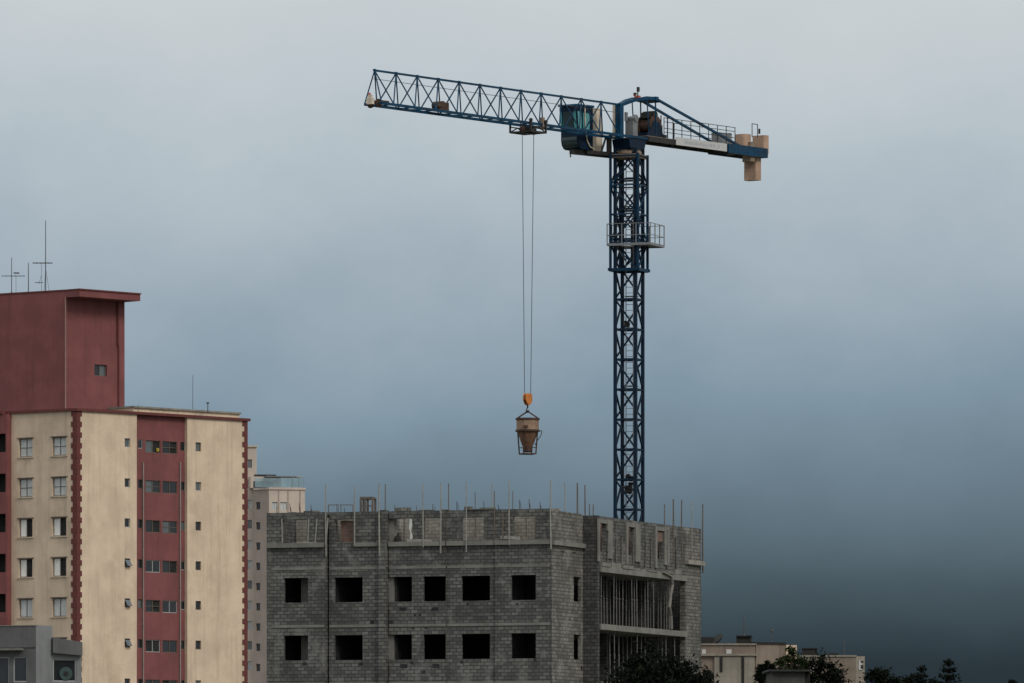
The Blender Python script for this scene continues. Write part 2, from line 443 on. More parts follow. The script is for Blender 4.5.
# ------------------------------------------------------------------ unfinished block building
TH = R(20.3)
dA, nA = Vector((-cos(TH), sin(TH))), Vector((-sin(TH), -cos(TH)))
dB, nB = Vector((sin(TH), cos(TH))), Vector((cos(TH), -sin(TH)))
K = at(550.5, 0, 348); K = Vector((K.x, K.y))
FA = Face(K, dA, nA); FB = Face(K, dB, nB)
zS1 = zat(562.5, 348)                       # floor of the top storey
FH = 2.82
floors = [zS1 - FH * i for i in range(6)]
def build_unfinished():
    root = thing('unfinished_building', (K.x, K.y, 0), 'grey concrete block building under construction with empty windows and no roof', 'building')
    sEnd = FA.off(0.45).s(267.0)
    zTop = zat(508.5, 348)
    # bays along the front: u right, u left, offset of the face
    bays = [(550.5, 495, 0.0), (495, 446, -0.10), (446, 385.5, 0.0), (385.5, 378.5, 0.30), (378.5, 324.8, 0.12), (324.8, 267, 0.45)]
    win_u = [(535.8, 511), (490, 461.5), (446.3, 423.4), (411.9, 388.5), (362.6, 334.5), (308, 284)]
    top_u = [(535, 513), (484, 462), (441, 424), (412, 387.5), (353.5, 335), (307, 283)]
    zw1, zw0 = zat(574.2, 347.5), zat(599.3, 347.5)
    zt1, zt0 = zat(516, 348), zat(539.0, 348)
    ops_all = []
    s_prev = 0.0; shade_slots = []
    for bi, (ua, ub, off) in enumerate(bays):
        fa = FA.off(off)
        mw = MB(); led = MB(); band = MB()
        s0 = s_prev; bands = []
        nxt = bays[bi + 1][2] if bi + 1 < len(bays) else -9
        s1 = FA.off(max(off, nxt)).s(ub)
        s_prev = s1
        if bi in (2, 4): shade_slots.append(s1); s1 -= 0.09 if bi == 4 else 0.05       # slot added so a dark strip shows before the next bay
        ops = []
        for a, b in win_u:
            if ub - 1 < b and a < ua + 1:
                for k in range(6):
                    ops.append((max(fa.s(a), s0 + 0.01), fa.s(b), zw0 - FH * k, zw1 - FH * k))
        for a, b in top_u:
            if ub - 1 < b and a < ua + 1: ops.append((fa.s(a), fa.s(b), zt0, zt1))
        ztop = zTop + (0.0 if bi != 3 else 0.06)
        mw.wall(fa.O, dA, nA, s0, s1, 0, ztop, 0.15, ops, 0)
        if off > 0.05:
            for q0, q1 in ((s0, s0 + .15), (s1 - .15, s1)): FA.slab(mw, q0, q1, 0, ztop, -0.15, off - 0.1505)
        # sill ledge in front of the top storey openings
        if bi in (0, 1, 2, 5):
            z1 = zat(539.5, 348); h = 0.22
            fa.slab(led, s0 + (0.0 if bi == 0 else 0.03), s1 - 0.03, z1 - h, z1, 0.002, 0.16)
        elif bi == 4:
            fa.slab(led, s0 + 0.03, fa.s(355.5), zat(539.5, 348) - 0.2, zat(539.5, 348), 0.002, 0.12)
        for k in range(0, 6):
            zz = floors[k]
            band = MB(); bands.append(band); fa.slab(band, s0 + 0.02, s1 - 0.02, zz - 0.20, zz - 0.07, 0.0015, 0.022)
        wl_ = mw.build('front_wall', M['block'], root)
        if led.f: led.build('window_ledge', M['concrete'], wl_)
        for band in bands: band.build('floor_band', M['concrete'], wl_)
    for q_ in shade_slots:
        jt = MB(); FA.slab(jt, q_ - 0.25, q_ + 0.1, 0, zTop - .02, -0.30, -0.152); jt.build('shade_slot_backing', M['concrete'], root)
    # parapet cap course of half blocks, irregular
    s = 0.1
    while s < sEnd - 0.5:
        ln = random.choice((0.4, 0.8, 1.2, 0.4))
        if random.random() < 0.30:
            cap = MB(); FA.slab(cap, s, s + ln - 0.02, zTop + 0.002, zTop + random.choice((0.05, 0.10, 0.17)), -0.22, -0.04); cap.build('loose_block', M['block_pale'], root)
        s += ln
    # --- side facade
    sP = FB.s(583.0)                                      # where the balcony wing steps out
    side = MB(); wz1, wz0 = zat(578, 353), zat(602.8, 353)
    ops = []
    for k in range(6): ops.append((FB.s(573.8), FB.s(580.8), wz0 - FH * k, wz1 - FH * k))
    side.wall(FB.O, dB, nB, 0.003, sP, 0, zTop - 0.07, 0.15, ops)
    side.build('side_wall', M['block_pale'], root)
    ls = MB(); zz = zat(540.0, 348)
    FB.slab(ls, 0.16, sP, zz - 0.22, zz, 0.002, 0.16)
    ls.build('side_ledge', M['concrete'], root)
    # front-facing return of the wing
    kk = (597.5 - 583.0) / F * (348 + 4) / dot_u(nB, 590)
    pier = MB(); pier.wall(FB.p(sP).xy, nB, -dB, 0.0, kk, 0, zTop - 0.14, 0.3)
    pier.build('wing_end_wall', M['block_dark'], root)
    wing = FB.off(kk)
    sA, sM, sZ = sP + 0.3, wing.s(685.5), wing.s(701.0)
    # end pier of the wing
    ep = MB(); ep.wall(wing.O, dB, nB, sM, sZ, 0, zTop - 0.14, 0.3)
    ep.build('corner_pier', M['block_pale'], root)
    lp = MB(); z0 = wing.z(565, 694)
    wing.slab(lp, sM - 0.05, sZ + 0.15, z0, z0 + 0.22, 0.002, 0.18)
    lp.build('corner_ledge', M['concrete_pale'], root)
    # top storey wall of the wing with narrow openings
    tw = MB(); z0, z1 = zS1 + 0.003, zTop - 0.16
    tops = [(wing.s(a), wing.s(b)) for a, b in ((599, 606.3), (627.3, 634.5), (656.3, 663.6))]
    zo0, zo1 = zS1 + 0.72, zTop - 0.50
    tw.wall(wing.O, dB, nB, sA, sM, z0, z1, 0.24, [(a, b, zo0, zo1) for a, b in tops])
    tw.build('balcony_storey_wall', M['block'], root)
    for a, b in tops:
        fr = MB()
        for (p, q, r_, w_) in ((a - 0.28, a - 0.01, zo0 - 0.5, zo1 + 0.2), (b + 0.01, b + 0.75, zo0 - 0.3, zo1 + 0.2)):
            wing.slab(fr, p, q, r_, w_, 0.002, 0.07)
        wing.slab(fr, a - 0.01, b + 0.01, zo1 + 0.001, zo1 + 0.2, 0.002, 0.05)
        fr.build('opening_surround', M['concrete'], root)
    bk = MB(); wing.slab(bk, sA + .2, sM - .1, zS1 + .01, zTop - .1, -1.35, -1.2); bk.build('inner_wall', M['redbrick'], root)
    infill = MB()
    wing.slab(infill, tops[2][0] + 0.02, tops[2][1] - 0.02, zo1 - 0.55, zo1 - 0.02, -0.16, -0.04)
    infill.build('brick_infill', M['redbrick'], root)
    # balcony slabs
    for k in range(6):
        z1 = floors[k]
        sl = MB(); wing.slab(sl, sA + 0.002, sM - 0.002, z1 - 0.28, z1, -2.9, 0.10)
        if k == 0:
            rs_ = random.Random(5); q_ = sA + 0.05
            while q_ < sM - 1.2:
                l_ = rs_.uniform(.7, 1.6); wing.slab(sl, q_, q_ + l_, z1 + .004, z1 + rs_.uniform(.03, .26), -.05, 0.10 + rs_.uniform(-.03, .05)); q_ += l_ + rs_.uniform(0, .3)
        sl.build('balcony_slab', M['concrete'], root)
    # recessed back wall of the balconies with door openings
    bw = MB(); inner = wing.off(-2.9)
    for k in range(1, 6):
        z0, z1 = floors[k] + 0.001, floors[k - 1] - 0.301
        ops = []
        s = sA + 0.9
        while s < sM - 1.2:
            ops.append((s, s + 1.9, z0 + 0.001, z0 + 2.2)); s += 2.9
        bw.wall(inner.O, dB, nB, sA, sM, z0, z1, 0.2, ops)
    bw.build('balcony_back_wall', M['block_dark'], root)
    # partition walls between balconies (front-facing)
    pw = MB()
    for k in range(1, 6):
        z0, z1 = floors[k] + 0.001, floors[k - 1] - 0.301
        for s in (sA + 5.3, sA + 11.4):
            pw = MB(); wing.slab(pw, s, s + 0.15, z0, z1, -2.895, -1.5)
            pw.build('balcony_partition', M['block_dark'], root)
    # floor slabs and hidden sides
    fl = MB()
    def plan(z0, z1, inset=0.26):
        a = FA.p(0.3, z0, -0.26); b = FA.p(sEnd - 0.3, z0, -0.26)
        c = b.copy(); c.x += dB.x * (sZ - 0.6); c.y += dB.y * (sZ - 0.6)
        d_ = FB.p(sZ - 0.35, z0, -2.3)
        e = FB.p(0.3, z0, -2.3)
        q = [e, d_, c, b]
        fl.hexa([(p.x, p.y, z0) for p in q] + [(p.x, p.y, z1) for p in q])
    for k in range(6): plan(floors[k] - 0.18, floors[k] - 0.004)
    fl.build('floor_slab', M['concrete_dark'], root)
    hid = MB()
    back = Face(FB.p(sZ).xy, dA, -nA)
    back.slab(hid, -kk, sEnd + 0.2, 0, zTop - 0.15, -0.24, 0.0)
    left = Face(FA.p(sEnd).xy, dB, -nB)
    left.slab(hid, -0.5, sZ - 0.25, 0, zTop, -0.24, -0.001)
    hid.build('rear_wall', M['block'], root)
    # inner partitions
    ip = MB()
    for k in range(1, 6):
        z0, z1 = floors[k] + 0.001, floors[k - 1] - 0.19
        for dep in (4.2,):
            ip.wall(FA.p(0, 0, -dep).xy, dA, nA, 1.8, sEnd - 0.4, z0, z1, 0.15, [(s, s + 0.9, z0 + 0.001, z0 + 2.1) for s in (3.4, 8.2, 12.4)])
        for s in (2.9, 5.4, 8.1, 11.2): FA.slab(ip, s, s + 0.15, z0, z1, -4.2, -0.3)
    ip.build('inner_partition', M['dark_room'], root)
    # columns seen through the left windows
    ic = MB()
    for k in range(1, 4):
        z0, z1 = floors[k] + 0.002, floors[k - 1] - 0.19
        FA.slab(ic, FA.s(304), FA.s(296.5), z0, z1, -0.9, -0.6)
    ic.build('inner_column', M['concrete'], root)
    # roofless top storey: partitions standing behind the openings
    tp = MB(); z0 = zS1 + 0.001
    tp.wall(FA.p(0, 0, -2.4).xy, dA, nA, 0.4, FA.s(486), z0, zTop + 0.12, 0.15, [])
    tp.wall(FA.p(0, 0, -2.4).xy, dA, nA, FA.s(472), FA.s(388), z0, zTop + 0.1, 0.15, [(FA.s(430), FA.s(424), z0 + .001, z0 + 2.1)])
    tp.wall(FA.p(0, 0, -2.4).xy, dA, nA, FA.s(382), sEnd - 0.4, z0, zTop + 0.1, 0.15, [(FA.s(306), FA.s(297), z0 + .001, z0 + 2.1)])
    for s in (2.9, 8.1, 11.2): FA.slab(tp, s, s + 0.15, z0, zTop - 0.1, -2.39, -0.3)
    tp.build('top_storey_partition', M['block_clean'], root)
    rb = MB(); FA.off(0.12).slab(rb, FA.s(353.2), FA.s(340), zt0 - 0.1, zt1 - 0.05, -0.30, -0.22)
    rb.build('brick_infill', M['redbrick'], root)
    # putlog holes under the windows, as dark plates for their inner shade
    for (u, v, w, h) in ((403, 609, 7, 3.5), (435, 609, 7, 3.5), (373, 622, 4, 4), (391, 622, 4, 3), (413, 628, 2.5, 2), (426, 628, 2.5, 2),
                         (415, 615, 2, 2), (420, 615, 2, 2), (308, 664, 4, 3), (362, 664, 4, 3), (404, 666, 7, 4), (436, 666, 7, 4),
                         (461, 662, 3, 3), (535, 660, 3, 3), (412, 663, 3, 3), (424, 672, 3, 3), (517, 604, 2, 2), (467, 604, 2, 2)):
        s0, s1 = FA.s(u + w / 2), FA.s(u - w / 2); z = FA.z(v, u); off = 0.0
        for ua, ub, o_ in bays:
            if ub < u < ua: off = o_
        hh = h / 20.6 / 2
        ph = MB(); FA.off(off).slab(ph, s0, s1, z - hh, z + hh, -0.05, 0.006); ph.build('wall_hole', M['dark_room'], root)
    for (u, v, w, h) in ((562.5, 551.5, 3, 1.3), (574, 552.5, 3, 1.3), (581.5, 668, 2, 4)):
        s0, s1 = FB.s(u - w / 2), FB.s(u + w / 2); z = FB.z(v, u); hh = h / 20.6 / 2
        ph = MB(); FB.slab(ph, s0, s1, z - hh, z + hh, -0.05, 0.006); ph.build('wall_hole', M['dark_room'], root)
    # downpipe of rubble chute hanging on the wing
    return root, wing, sA, sM, sZ, zTop, kk
def dot_u(n, u):
    # metres of offset along n per unit of image slope at column u
    k = (u - 512) / F
    return n.x - k * n.y
UB, WING, sA, sM, sZ, zTop, KK = build_unfinished()

# ------------------------------------------------------------------ poles on the unfinished building
PG = 'poles standing along the top of the unfinished building'
def pole(fc, u, v1, v0, k, w, m, label, lean=0.0):
    s = fc.s(u); p = fc.p(s, 0, k); Y = p.y
    # correct the column for the offset
    p.x = (u - 512) / F * Y
    z1 = zat(v1, Y); z0 = zat(v0, Y) if v0 else zS1
    b = MB(); h = z1 - z0
    b.bar((p.x, p.y, z0), (p.x + lean * h, p.y, z0 + h * 0.55), w, n=5, w1=w * 0.9)
    b.bar((p.x + lean * h, p.y, z0 + h * 0.55 + 0.001), (p.x + lean * h * 0.6, p.y, z1), w * 0.9, n=5, w1=w * 0.72)
    o = b.build('timber_pole', M[m], origin=(p.x, p.y, z0))
    tag(o, label, 'pole', PG)
A_POLES = [
 (326.0, 484.5, 556, 0.56, 0.07, 'pole_pale', 'tall pale pole at the left side of the low guard frame'),
 (354.5, 486, 546, 0.28, 0.07, 'pole_pale', 'pale pole between the low guard frame and the timber trestle'),
 (379.6, 483.5, 556, 0.45, 0.09, 'pole_pale', 'thick pale pole right of the timber trestle, left one of a close pair'),
 (385.2, 484, 520, -0.4, 0.06, 'pole_dark', 'thin pole right of the timber trestle, right one of a close pair'),
 (394.5, 505, None, -0.5, 0.05, 'pole_dark', 'stubby dark pole stump just right of the close pair of poles'),
 (404.0, 507, None, -0.5, 0.05, 'pole_dark', 'short dark stump, middle of three short stumps right of the close pair'),
 (416.2, 506, None, -0.5, 0.05, 'pole_dark', 'short dark stump left of the pale pole over the white rag'),
 (423.2, 483, 547, 0.20, 0.065, 'pole_pale', 'pale pole above the fourth front bay, left of the longest front pole'),
 (440.6, 483, 553, 0.20, 0.075, 'pole_pale', 'long pale pole reaching down past the ledge beside the centre of the front'),
 (448.5, 483.5, None, -0.5, 0.06, 'pole_dark', 'dark pole just right of the long pale pole at mid front'),
 (466.2, 482, 552, 0.12, 0.065, 'pole_pale', 'pale pole in front of the opening through which sky shows'),
 (475.2, 492, None, -0.5, 0.05, 'pole_dark', 'low dark pole behind the opening through which sky shows'),
 (491.8, 482, None, -0.5, 0.06, 'pole_pale', 'pale pole standing behind a dark pole near the bay seam'),
 (494.0, 491, 540, 0.10, 0.06, 'pole_dark', 'dark pole in front of the wall at the bay seam'),
 (509.0, 481.5, 545, 0.20, 0.07, 'pole_pale', 'pale pole left of the last front window bay'),
 (512.6, 491, None, -0.5, 0.05, 'pole_dark', 'low dark pole half hidden beside the pale pole of the last bay'),
 (551.0, 480, 549, 0.20, 0.08, 'pole_pale', 'tallest pale pole, fixed at the front corner of the building'),
]
for u, v1, v0, k, w, m, lb in A_POLES: pole(FA, u, v1, v0, k, w, m, lb, random.uniform(-0.01, 0.01))
B_POLES = [
 (FB, 564.6, 482.5, None, -0.4, 0.06, 'pole_pale', 'slim pole just right of the front corner'),
 (FB, 577.3, 483, None, -0.4, 0.10, 'pole_dark', 'thick brown pole above the narrow side window'),
 (FB, 584.6, 485, 555, 0.25, 0.08, 'pole_dark', 'dark pole against the step of the side wall'),
 (FB, 589.3, 504, None, -1.2, 0.07, 'pole_dark', 'short dark stub, left of two next to the step of the side wall'),
 (FB, 593.4, 504.5, None, -1.2, 0.07, 'pole_dark', 'short dark stub, right of two next to the step of the side wall'),
 (WING, 664.6, 504.5, None, -0.5, 0.07, 'pole_dark', 'thin dark pole closest to the crane mast on its right'),
 (WING, 673.3, 499, 563, 0.16, 0.10, 'pole_dark', 'stout pole second from the crane mast on its right'),
 (WING, 682.0, 500, 563, 0.16, 0.09, 'pole_dark', 'stout dark pole at the inner edge of the far corner pier'),
 (WING, 691.8, 501.5, 562, 0.22, 0.06, 'pole_pale', 'thin pale pole rising from the middle of the far corner pier'),
 (WING, 703.0, 504, 573, 0.12, 0.09, 'pole_dark', 'dark pole hanging beyond the far right edge of the building'),
]
for fc, u, v1, v0, k, w, m, lb in B_POLES: pole(fc, u, v1, v0, k, w, m, lb, random.uniform(-0.008, 0.008))

# planks leaning against the front of the top storey
def plank(fc, u0, v0, u1, v1, k, w, label, m='pole_pale'):
    a = fc.p(fc.s(u0), 0, k); b = fc.p(fc.s(u1), 0, k + 0.02)
    a.x = (u0 - 512) / F * a.y; b.x = (u1 - 512) / F * b.y
    a.z = zat(v0, a.y); b.z = zat(v1, b.y)
    mb = MB(); mb.bar(a, b, w, 0.03)
    tag(mb.build('plank', M[m], origin=a), label, 'plank', 'planks against the top storey')
for args in [
 (FA, 282.5, 543, 281.8, 519, 0.52, 0.06, 'upright plank left of the leftmost top storey opening'),
 (FA, 308, 543, 308.6, 519, 0.52, 0.06, 'upright plank right of the leftmost top storey opening'),
 (FA, 315, 543, 317, 519, 0.54, 0.06, 'slightly leaning plank on the blank wall of the left bay'),
 (FA, 325.4, 545, 328, 518, 0.56, 0.07, 'tilted plank at the right edge of the left bay'),
 (FA, 503.2, 538, 503.4, 514, 0.16, 0.06, 'plank left of the last front bay opening', 'pole_dark'),
 (FA, 526.4, 538, 526.2, 514, 0.16, 0.05, 'plank right of centre in the last front bay', 'pole_dark'),
 (FA, 534.8, 538, 535.2, 514, 0.16, 0.05, 'plank nearest the corner in the last front bay', 'pole_dark'),
]: plank(*args)
# low guard frame and trestle standing on the top
def frame_thing(name, fc, us, v1, v0, k, w, m, label, cat, cross=False):
    p0 = fc.p(fc.s(us[0]), 0, k); mb = MB()
    pts = []
    for u in us:
        p = fc.p(fc.s(u), 0, k); p.x = (u - 512) / F * p.y; pts.append(p)
    for p in pts: mb.bar((p.x, p.y, zat(v0, p.y)), (p.x, p.y, zat(v1, p.y)), w)
    a, b = pts[0], pts[-1]
    mb.bar((a.x, a.y, zat(v1, a.y) + w / 2), (b.x, b.y, zat(v1, b.y) + w / 2), w)
    if cross:
        for p in pts: mb.bar((p.x + .12, p.y + .8, zat(v0, p.y)), (p.x + .12, p.y + .8, zat(v1, p.y)), w)
        mb.bar((a.x + .12, a.y + .8, zat(v1, a.y)), (b.x + .12, b.y + .8, zat(v1, b.y)), w)
        mb.bar((a.x, a.y, zat((v0 + v1) / 2, a.y)), (b.x, b.y, zat((v0 + v1) / 2, b.y)), w * .7)
        for p in pts: mb.bar((p.x, p.y, zat(v1, p.y) + w * .4), (p.x + .12, p.y + .8, zat(v1, p.y) + w * .4), w)
    tag(mb.build(name, M[m], origin=(a.x, a.y, zat(v0, a.y))), label, cat)
frame_thing('guard_frame', FA, (328.5, 341, 353), 505.3, 513.5, -0.12, 0.035, 'pole_dark', 'thin dark guard frame on top of the second front bay', 'guard rail')
frame_thing('timber_trestle', FA, (360.8, 365, 372.6), 498.5, 513.5, -0.5, 0.085, 'pole_dark', 'dark timber trestle standing on top of the block wall', 'trestle', True)

# white rag and dark sack in the opening
rg = MB(); f_ = FA.off(0.0); s_ = f_.s(410.4); zz = f_.z(519, 410)
pts = [(0.0, 0), (0.10, -0.02), (0.12, -0.35), (0.06, -0.6), (0.15, -0.85), (0.10, -1.1), (0.0, -1.05), (0.02, -0.7), (-0.04, -0.4)]
rg.extrude([f_.p(s_ - a * 1.0, zz + b, 0.05) for a, b in pts], (nA.x * 0.04, nA.y * 0.04, 0))
tag(rg.build('rag', M['cloth'], origin=f_.p(s_, zz - 1.1, 0.05)), 'white rag hanging in a top storey opening of the block building', 'rag')
sk = MB(); p = FA.p(FA.s(397), zat(542.5, 348), -0.12)
sk.lathe(p, [(0.10, 0), (0.16, 0.06), (0.17, 0.25), (0.12, 0.42), (0.05, 0.5), (0.07, 0.56)], 10)
tag(sk.build('dark_sack', M['low_dark'], origin=p, smooth=True), 'dark sack sitting on the ledge left of the white rag', 'sack')

# props between the slabs
def make_prop(h):
    mb = MB(); mb.tube((0, 0, 0.0), (0, 0, h * 0.55), 0.035, 8); mb.tube((0, 0, h * 0.55), (0, 0, h), 0.026, 8)
    mb.box((0, 0, 0), 0.14, 0.14, 0.012); mb.box((0, 0, h - 0.012), 0.14, 0.14, 0.012); mb.tube((0, 0, h * 0.53), (0, 0, h * 0.56), 0.055, 8)
    return mb.build('shoring_prop', M['prop'])
hprop = FH - 0.31
p0 = None
for k, us, lb, gp in ((1, (601, 607, 613.5, 619.5, 626, 632, 637, 641.5, 648, 653.5, 658, 664, 669, 678, 683.5, 604, 610.5, 616.5, 622.5, 629, 634.5, 645, 650.5, 661, 666.5, 674.5, 681), 'grey steel prop between the slabs of the upper open balcony', 'props in the upper balcony'),
                      (2, (614.5, 627, 637, 645, 657.5, 666, 675, 606, 610, 619, 623, 631, 641, 650, 662, 670.5, 681), 'grey steel prop under the lower balcony slab', 'props in the lower balcony')):
    for i, u in enumerate(us):
        kk = -0.15 - 0.9 * (i % 3 == 1) - 0.5 * (i % 4 == 3) - (0.35 if (k == 1 and i > 14) or (k == 2 and i > 6) else 0)
        f_ = WING.off(kk); q = f_.p(f_.s(u), floors[k] + 0.003)
        if p0 is None: p0 = make_prop(hprop); o = p0
        else: o = p0.copy(); COL.objects.link(o)
        o.location = q; o.rotation_euler = (random.uniform(-.012, .012), random.uniform(-.012, .012), random.random() * 3)
        tag(o, lb, 'prop', gp)
for u, h in ((607.5, 1.5), (616, 2.0), (621.5, 1.3), (633, 1.8), (640, 1.2), (645.5, 2.1), (651, 1.4), (667.5, 1.9), (676.5, 1.6)):
    o = p0.copy(); COL.objects.link(o); f_ = WING.off(0.06); o.location = f_.p(f_.s(u), zS1 + 0.28); o.scale = (1, 1, h / hprop)
    o.rotation_euler = (random.uniform(-.03, .03), random.uniform(-.03, .03), random.random() * 3)
    tag(o, 'thin grey prop standing on the upper slab against the top storey wall', 'prop', 'props on the upper slab')
# boards and thin bars on the top of the walls
rr_ = random.Random(9)
for u in (277, 291, 300, 312, 337, 345, 432, 457, 470, 484, 499, 520, 530, 541):
    f_ = FA.off(-0.5); q = f_.p(f_.s(u), zTop - 0.3); h = rr_.uniform(.45, .85); b = MB(); l = rr_.uniform(-.06, .06)
    b.bar(q, q + Vector((l, 0, h)), .03, n=5); b.bar(q + Vector((.07, 0, 0)), q + Vector((.07 + l * 1.6, 0, h * rr_.uniform(.6, .95))), .025, n=5)
    tag(b.build('starter_bar', M['rust_dark'], origin=q), 'pair of short rusty starter bars poking just above the front wall top', 'rebar', 'starter bars along the front wall top')
for u, w_, v, lb in ((318, 1.1, 546.5, 'short board lying on the ledge under the leftmost openings'), (432, 1.3, 543.5, 'board lying on the ledge below the fourth top opening'), (520, 1.0, 540.5, 'board lying on the ledge near the front corner')):
    f_ = FA.off(0.55 if u < 324 else 0.1); a = f_.p(f_.s(u), f_.z(v, u) + .12); b = MB(); b.bar(a, a + Vector((dA.x * w_, dA.y * w_, .05)), .05, .16)
    tag(b.build('board', M['pole_pale'], origin=a), lb, 'board')
# pale cloth strip hanging between props
st = MB(); f_ = WING.off(0.16); pts = []
path = [(671.5, 577), (672.5, 585), (670.5, 596), (669.5, 607), (671, 616), (671.5, 629)]
for (u, v), (u2, v2) in zip(path[:-1], path[1:]):
    a = f_.p(f_.s(u)); a.z = zat(v, a.y); b = f_.p(f_.s(u2)); b.z = zat(v2, b.y); st.bar(a, b, 0.17, 0.09, n=6)
a = f_.p(f_.s(663)); a.z = zat(572.0, a.y); b = f_.p(f_.s(671.5)); b.z = zat(576.5, b.y); st.bar(a, b, 0.14, 0.09, n=6)
tag(st.build('hanging_sheet', M['concrete_pale'], origin=a), 'pale twisted sheet hanging down the open balcony near the far pier', 'sheet')

# ------------------------------------------------------------------ tower crane
CY = 374.0
CX = (629.0 - 512) / F * CY
C0 = Vector((CX, CY, 0))
SC = CY / F
tip = at(368, 103, 1); Hb = (HV - 138.0) / F * CY          # chord height above the camera
Yt = Hb * F / (HV - 103.0); Xt = (368 - 512) / F * Yt
jd = Vector((Xt - CX, Yt - CY)); JL = jd.length; jd.normalize()
jp = Vector((-jd.y, jd.x))
if jp.x < 0: jp = -jp                                      # towards the right and the camera
ZB = CZ + Hb                                               # bottom chord level
def J(s, q=0.0, h=0.0): return Vector((CX + jd.x * s + jp.x * q, CY + jd.y * s + jp.y * q, ZB + h))
def js(u, q=0.0):
    k = (u - 512) / F
    ox, oy = CX + jp.x * q, CY + jp.y * q
    return (k * oy - ox) / (jd.x - k * jd.y)
ROTM = TH
ma, mb_ = Vector((cos(ROTM), -sin(ROTM))), Vector((sin(ROTM), cos(ROTM)))
def Mp(a, b, z): return Vector((CX + ma.x * a + mb_.x * b, CY + ma.y * a + mb_.y * b, z))
def build_crane():
    root = thing('tower_crane', C0, 'blue flat-top tower crane rising behind the unfinished block building', 'crane')
    HW = 0.56; PH = 30.0 * SC
    ztop = zat(149, CY)
    # mast sections of four panels, counted down from the collar
    zc = zat(274, CY)
    def section(npan, z0):
        m = MB(); H = npan * PH
        for a, b in ((-1, -1), (1, -1), (1, 1), (-1, 1)):
            m.bar(Mp(a * HW, b * HW, z0), Mp(a * HW, b * HW, z0 + H), 0.155, up=(ma.x, ma.y, 0))
        cs = [(-1, -1), (1, -1), (1, 1), (-1, 1)]
        for i in range(npan):
            za, zb = z0 + i * PH, z0 + (i + 1) * PH
            for e in range(4):
                p, q = cs[e], cs[(e + 1) % 4]
                m.bar(Mp(p[0] * HW, p[1] * HW, zb - 0.04), Mp(q[0] * HW, q[1] * HW, zb - 0.04), 0.09)
                if (i % 2) == 0: p, q = q, p
                m.bar(Mp(p[0] * HW, p[1] * HW, za), Mp(q[0] * HW, q[1] * HW, zb - 0.05), 0.08)
        return m
    nsec = int(math.ceil((ztop) / (4 * PH)))
    first = None
    zz = ztop
    for i in range(nsec):
        zz -= 4 * PH
        if zz < -4 * PH + 0.01: break
        if first is None: first = section(4, zz).build('mast_section', M['blue_dark'], root); zf = zz
        else:
            o = first.copy(); COL.objects.link(o); o.location = (0, 0, zz - zf); o.parent = root
            if zz < 0: o.location.z = zz - zf
        # collars where two sections are bolted together
    fb = MB(); fb.box((CX, CY, 0.0), 3.4, 3.4, 0.5, ma); fb.build('base_block', M['concrete'], root)
    la = MB(); z = 9.0
    for e in (-0.2, 0.2): la.bar(Mp(e, 0.1, 8), Mp(e, 0.1, ztop - 0.3), 0.04)
    while z < ztop - 0.4: la.bar(Mp(-0.2, 0.1, z), Mp(0.2, 0.1, z), 0.028); z += 0.3
    z = 12.0
    while z < ztop - 2:                       # rest platforms and hoops
        la.box(Mp(0.12, 0.05, z), 0.62, 0.55, 0.03, ma); z += 3 * PH
    la.build('ladder', M['steel'], root)
    for (u, v, w, h) in ((626.5, 324, .26, .30), (628.5, 489, .62, .62), (629.5, 478, .34, .3)):
        hs = MB(); p = Mp((u - 629) * SC, 0.0, zat(v, CY)); rr_ = random.Random(int(u * 7))
        for _ in range(9): 
            q = p + Vector((rr_.uniform(-.5, .5) * w, rr_.uniform(-.3, .3), rr_.uniform(-.5, .5) * h)); hs.tube(q - Vector((w * .28, 0, 0)), q + Vector((w * .28, 0, rr_.uniform(-.1, .1))), .05, 6)
        hs.box(p - Vector((0, 0, h * .3)), w * .55, .25, h * .6, ma)
        hs.build('cable_bundle', M['steel_dark'], root)
    # climbing cage
    CW = 0.755; z0, z1 = zat(270.5, CY), zat(154.5, CY)
    cg = MB(); cs = [(-1, -1), (1, -1), (1, 1), (-1, 1)]
    for a, b in cs: cg.bar(Mp(a * CW, b * CW, z0), Mp(a * CW, b * CW, z1), 0.115, up=(ma.x, ma.y, 0))
    zr = [zat(v, CY) for v in (270.5, 243, 215, 186, 156.5)]
    for e in range(4):
        p, q = cs[e], cs[(e + 1) % 4]
        for i, z in enumerate(zr): cg.bar(Mp(p[0] * CW, p[1] * CW, z), Mp(q[0] * CW, q[1] * CW, z), 0.16 if i in (0,) else 0.07)
        for i in range(4):
            a_, b_ = (p, q) if (i + e) % 2 else (q, p)
            cg.bar(Mp(a_[0] * CW, a_[1] * CW, zr[i]), Mp(b_[0] * CW, b_[1] * CW, zr[i + 1]), 0.065)
    for a, b in cs: cg.box(Mp(a * (CW + .03), b * (CW + .03), zr[0] - 0.05), 0.16, 0.16, 0.14, ma)
    cage = cg.build('climbing_cage', M['blue_cage'], root)
    hx = MB(); hx.tube(Mp(-0.1, CW, zr[1] - 1.3), Mp(-0.1, CW, zr[1] + 1.2), 0.07); hx.bar(Mp(-.5, -CW, zr[1] - .1), Mp(.1, -CW, zr[1] - 1.0), 0.07)
    hx.build('hydraulic_ram', M['steel_dark'], cage)
    # working platform
    zp = zat(246.0, CY); pl = MB()
    a0, a1, b0, b1 = -CW - 0.12, CW + 0.74, -CW - 0.18, CW + 0.5
    for (x0, x1, y0, y1) in ((a0, a1, b0, -CW + .3), (a0, a1, CW - .3, b1), (a0, -CW + .3, -CW + .3, CW - .3), (CW - .3, a1, -CW + .3, CW - .3)):
        pl.hexa([Mp(x, y, z) for z in (zp, zp + 0.06) for x, y in ((x0, y0), (x1, y0), (x1, y1), (x0, y1))])
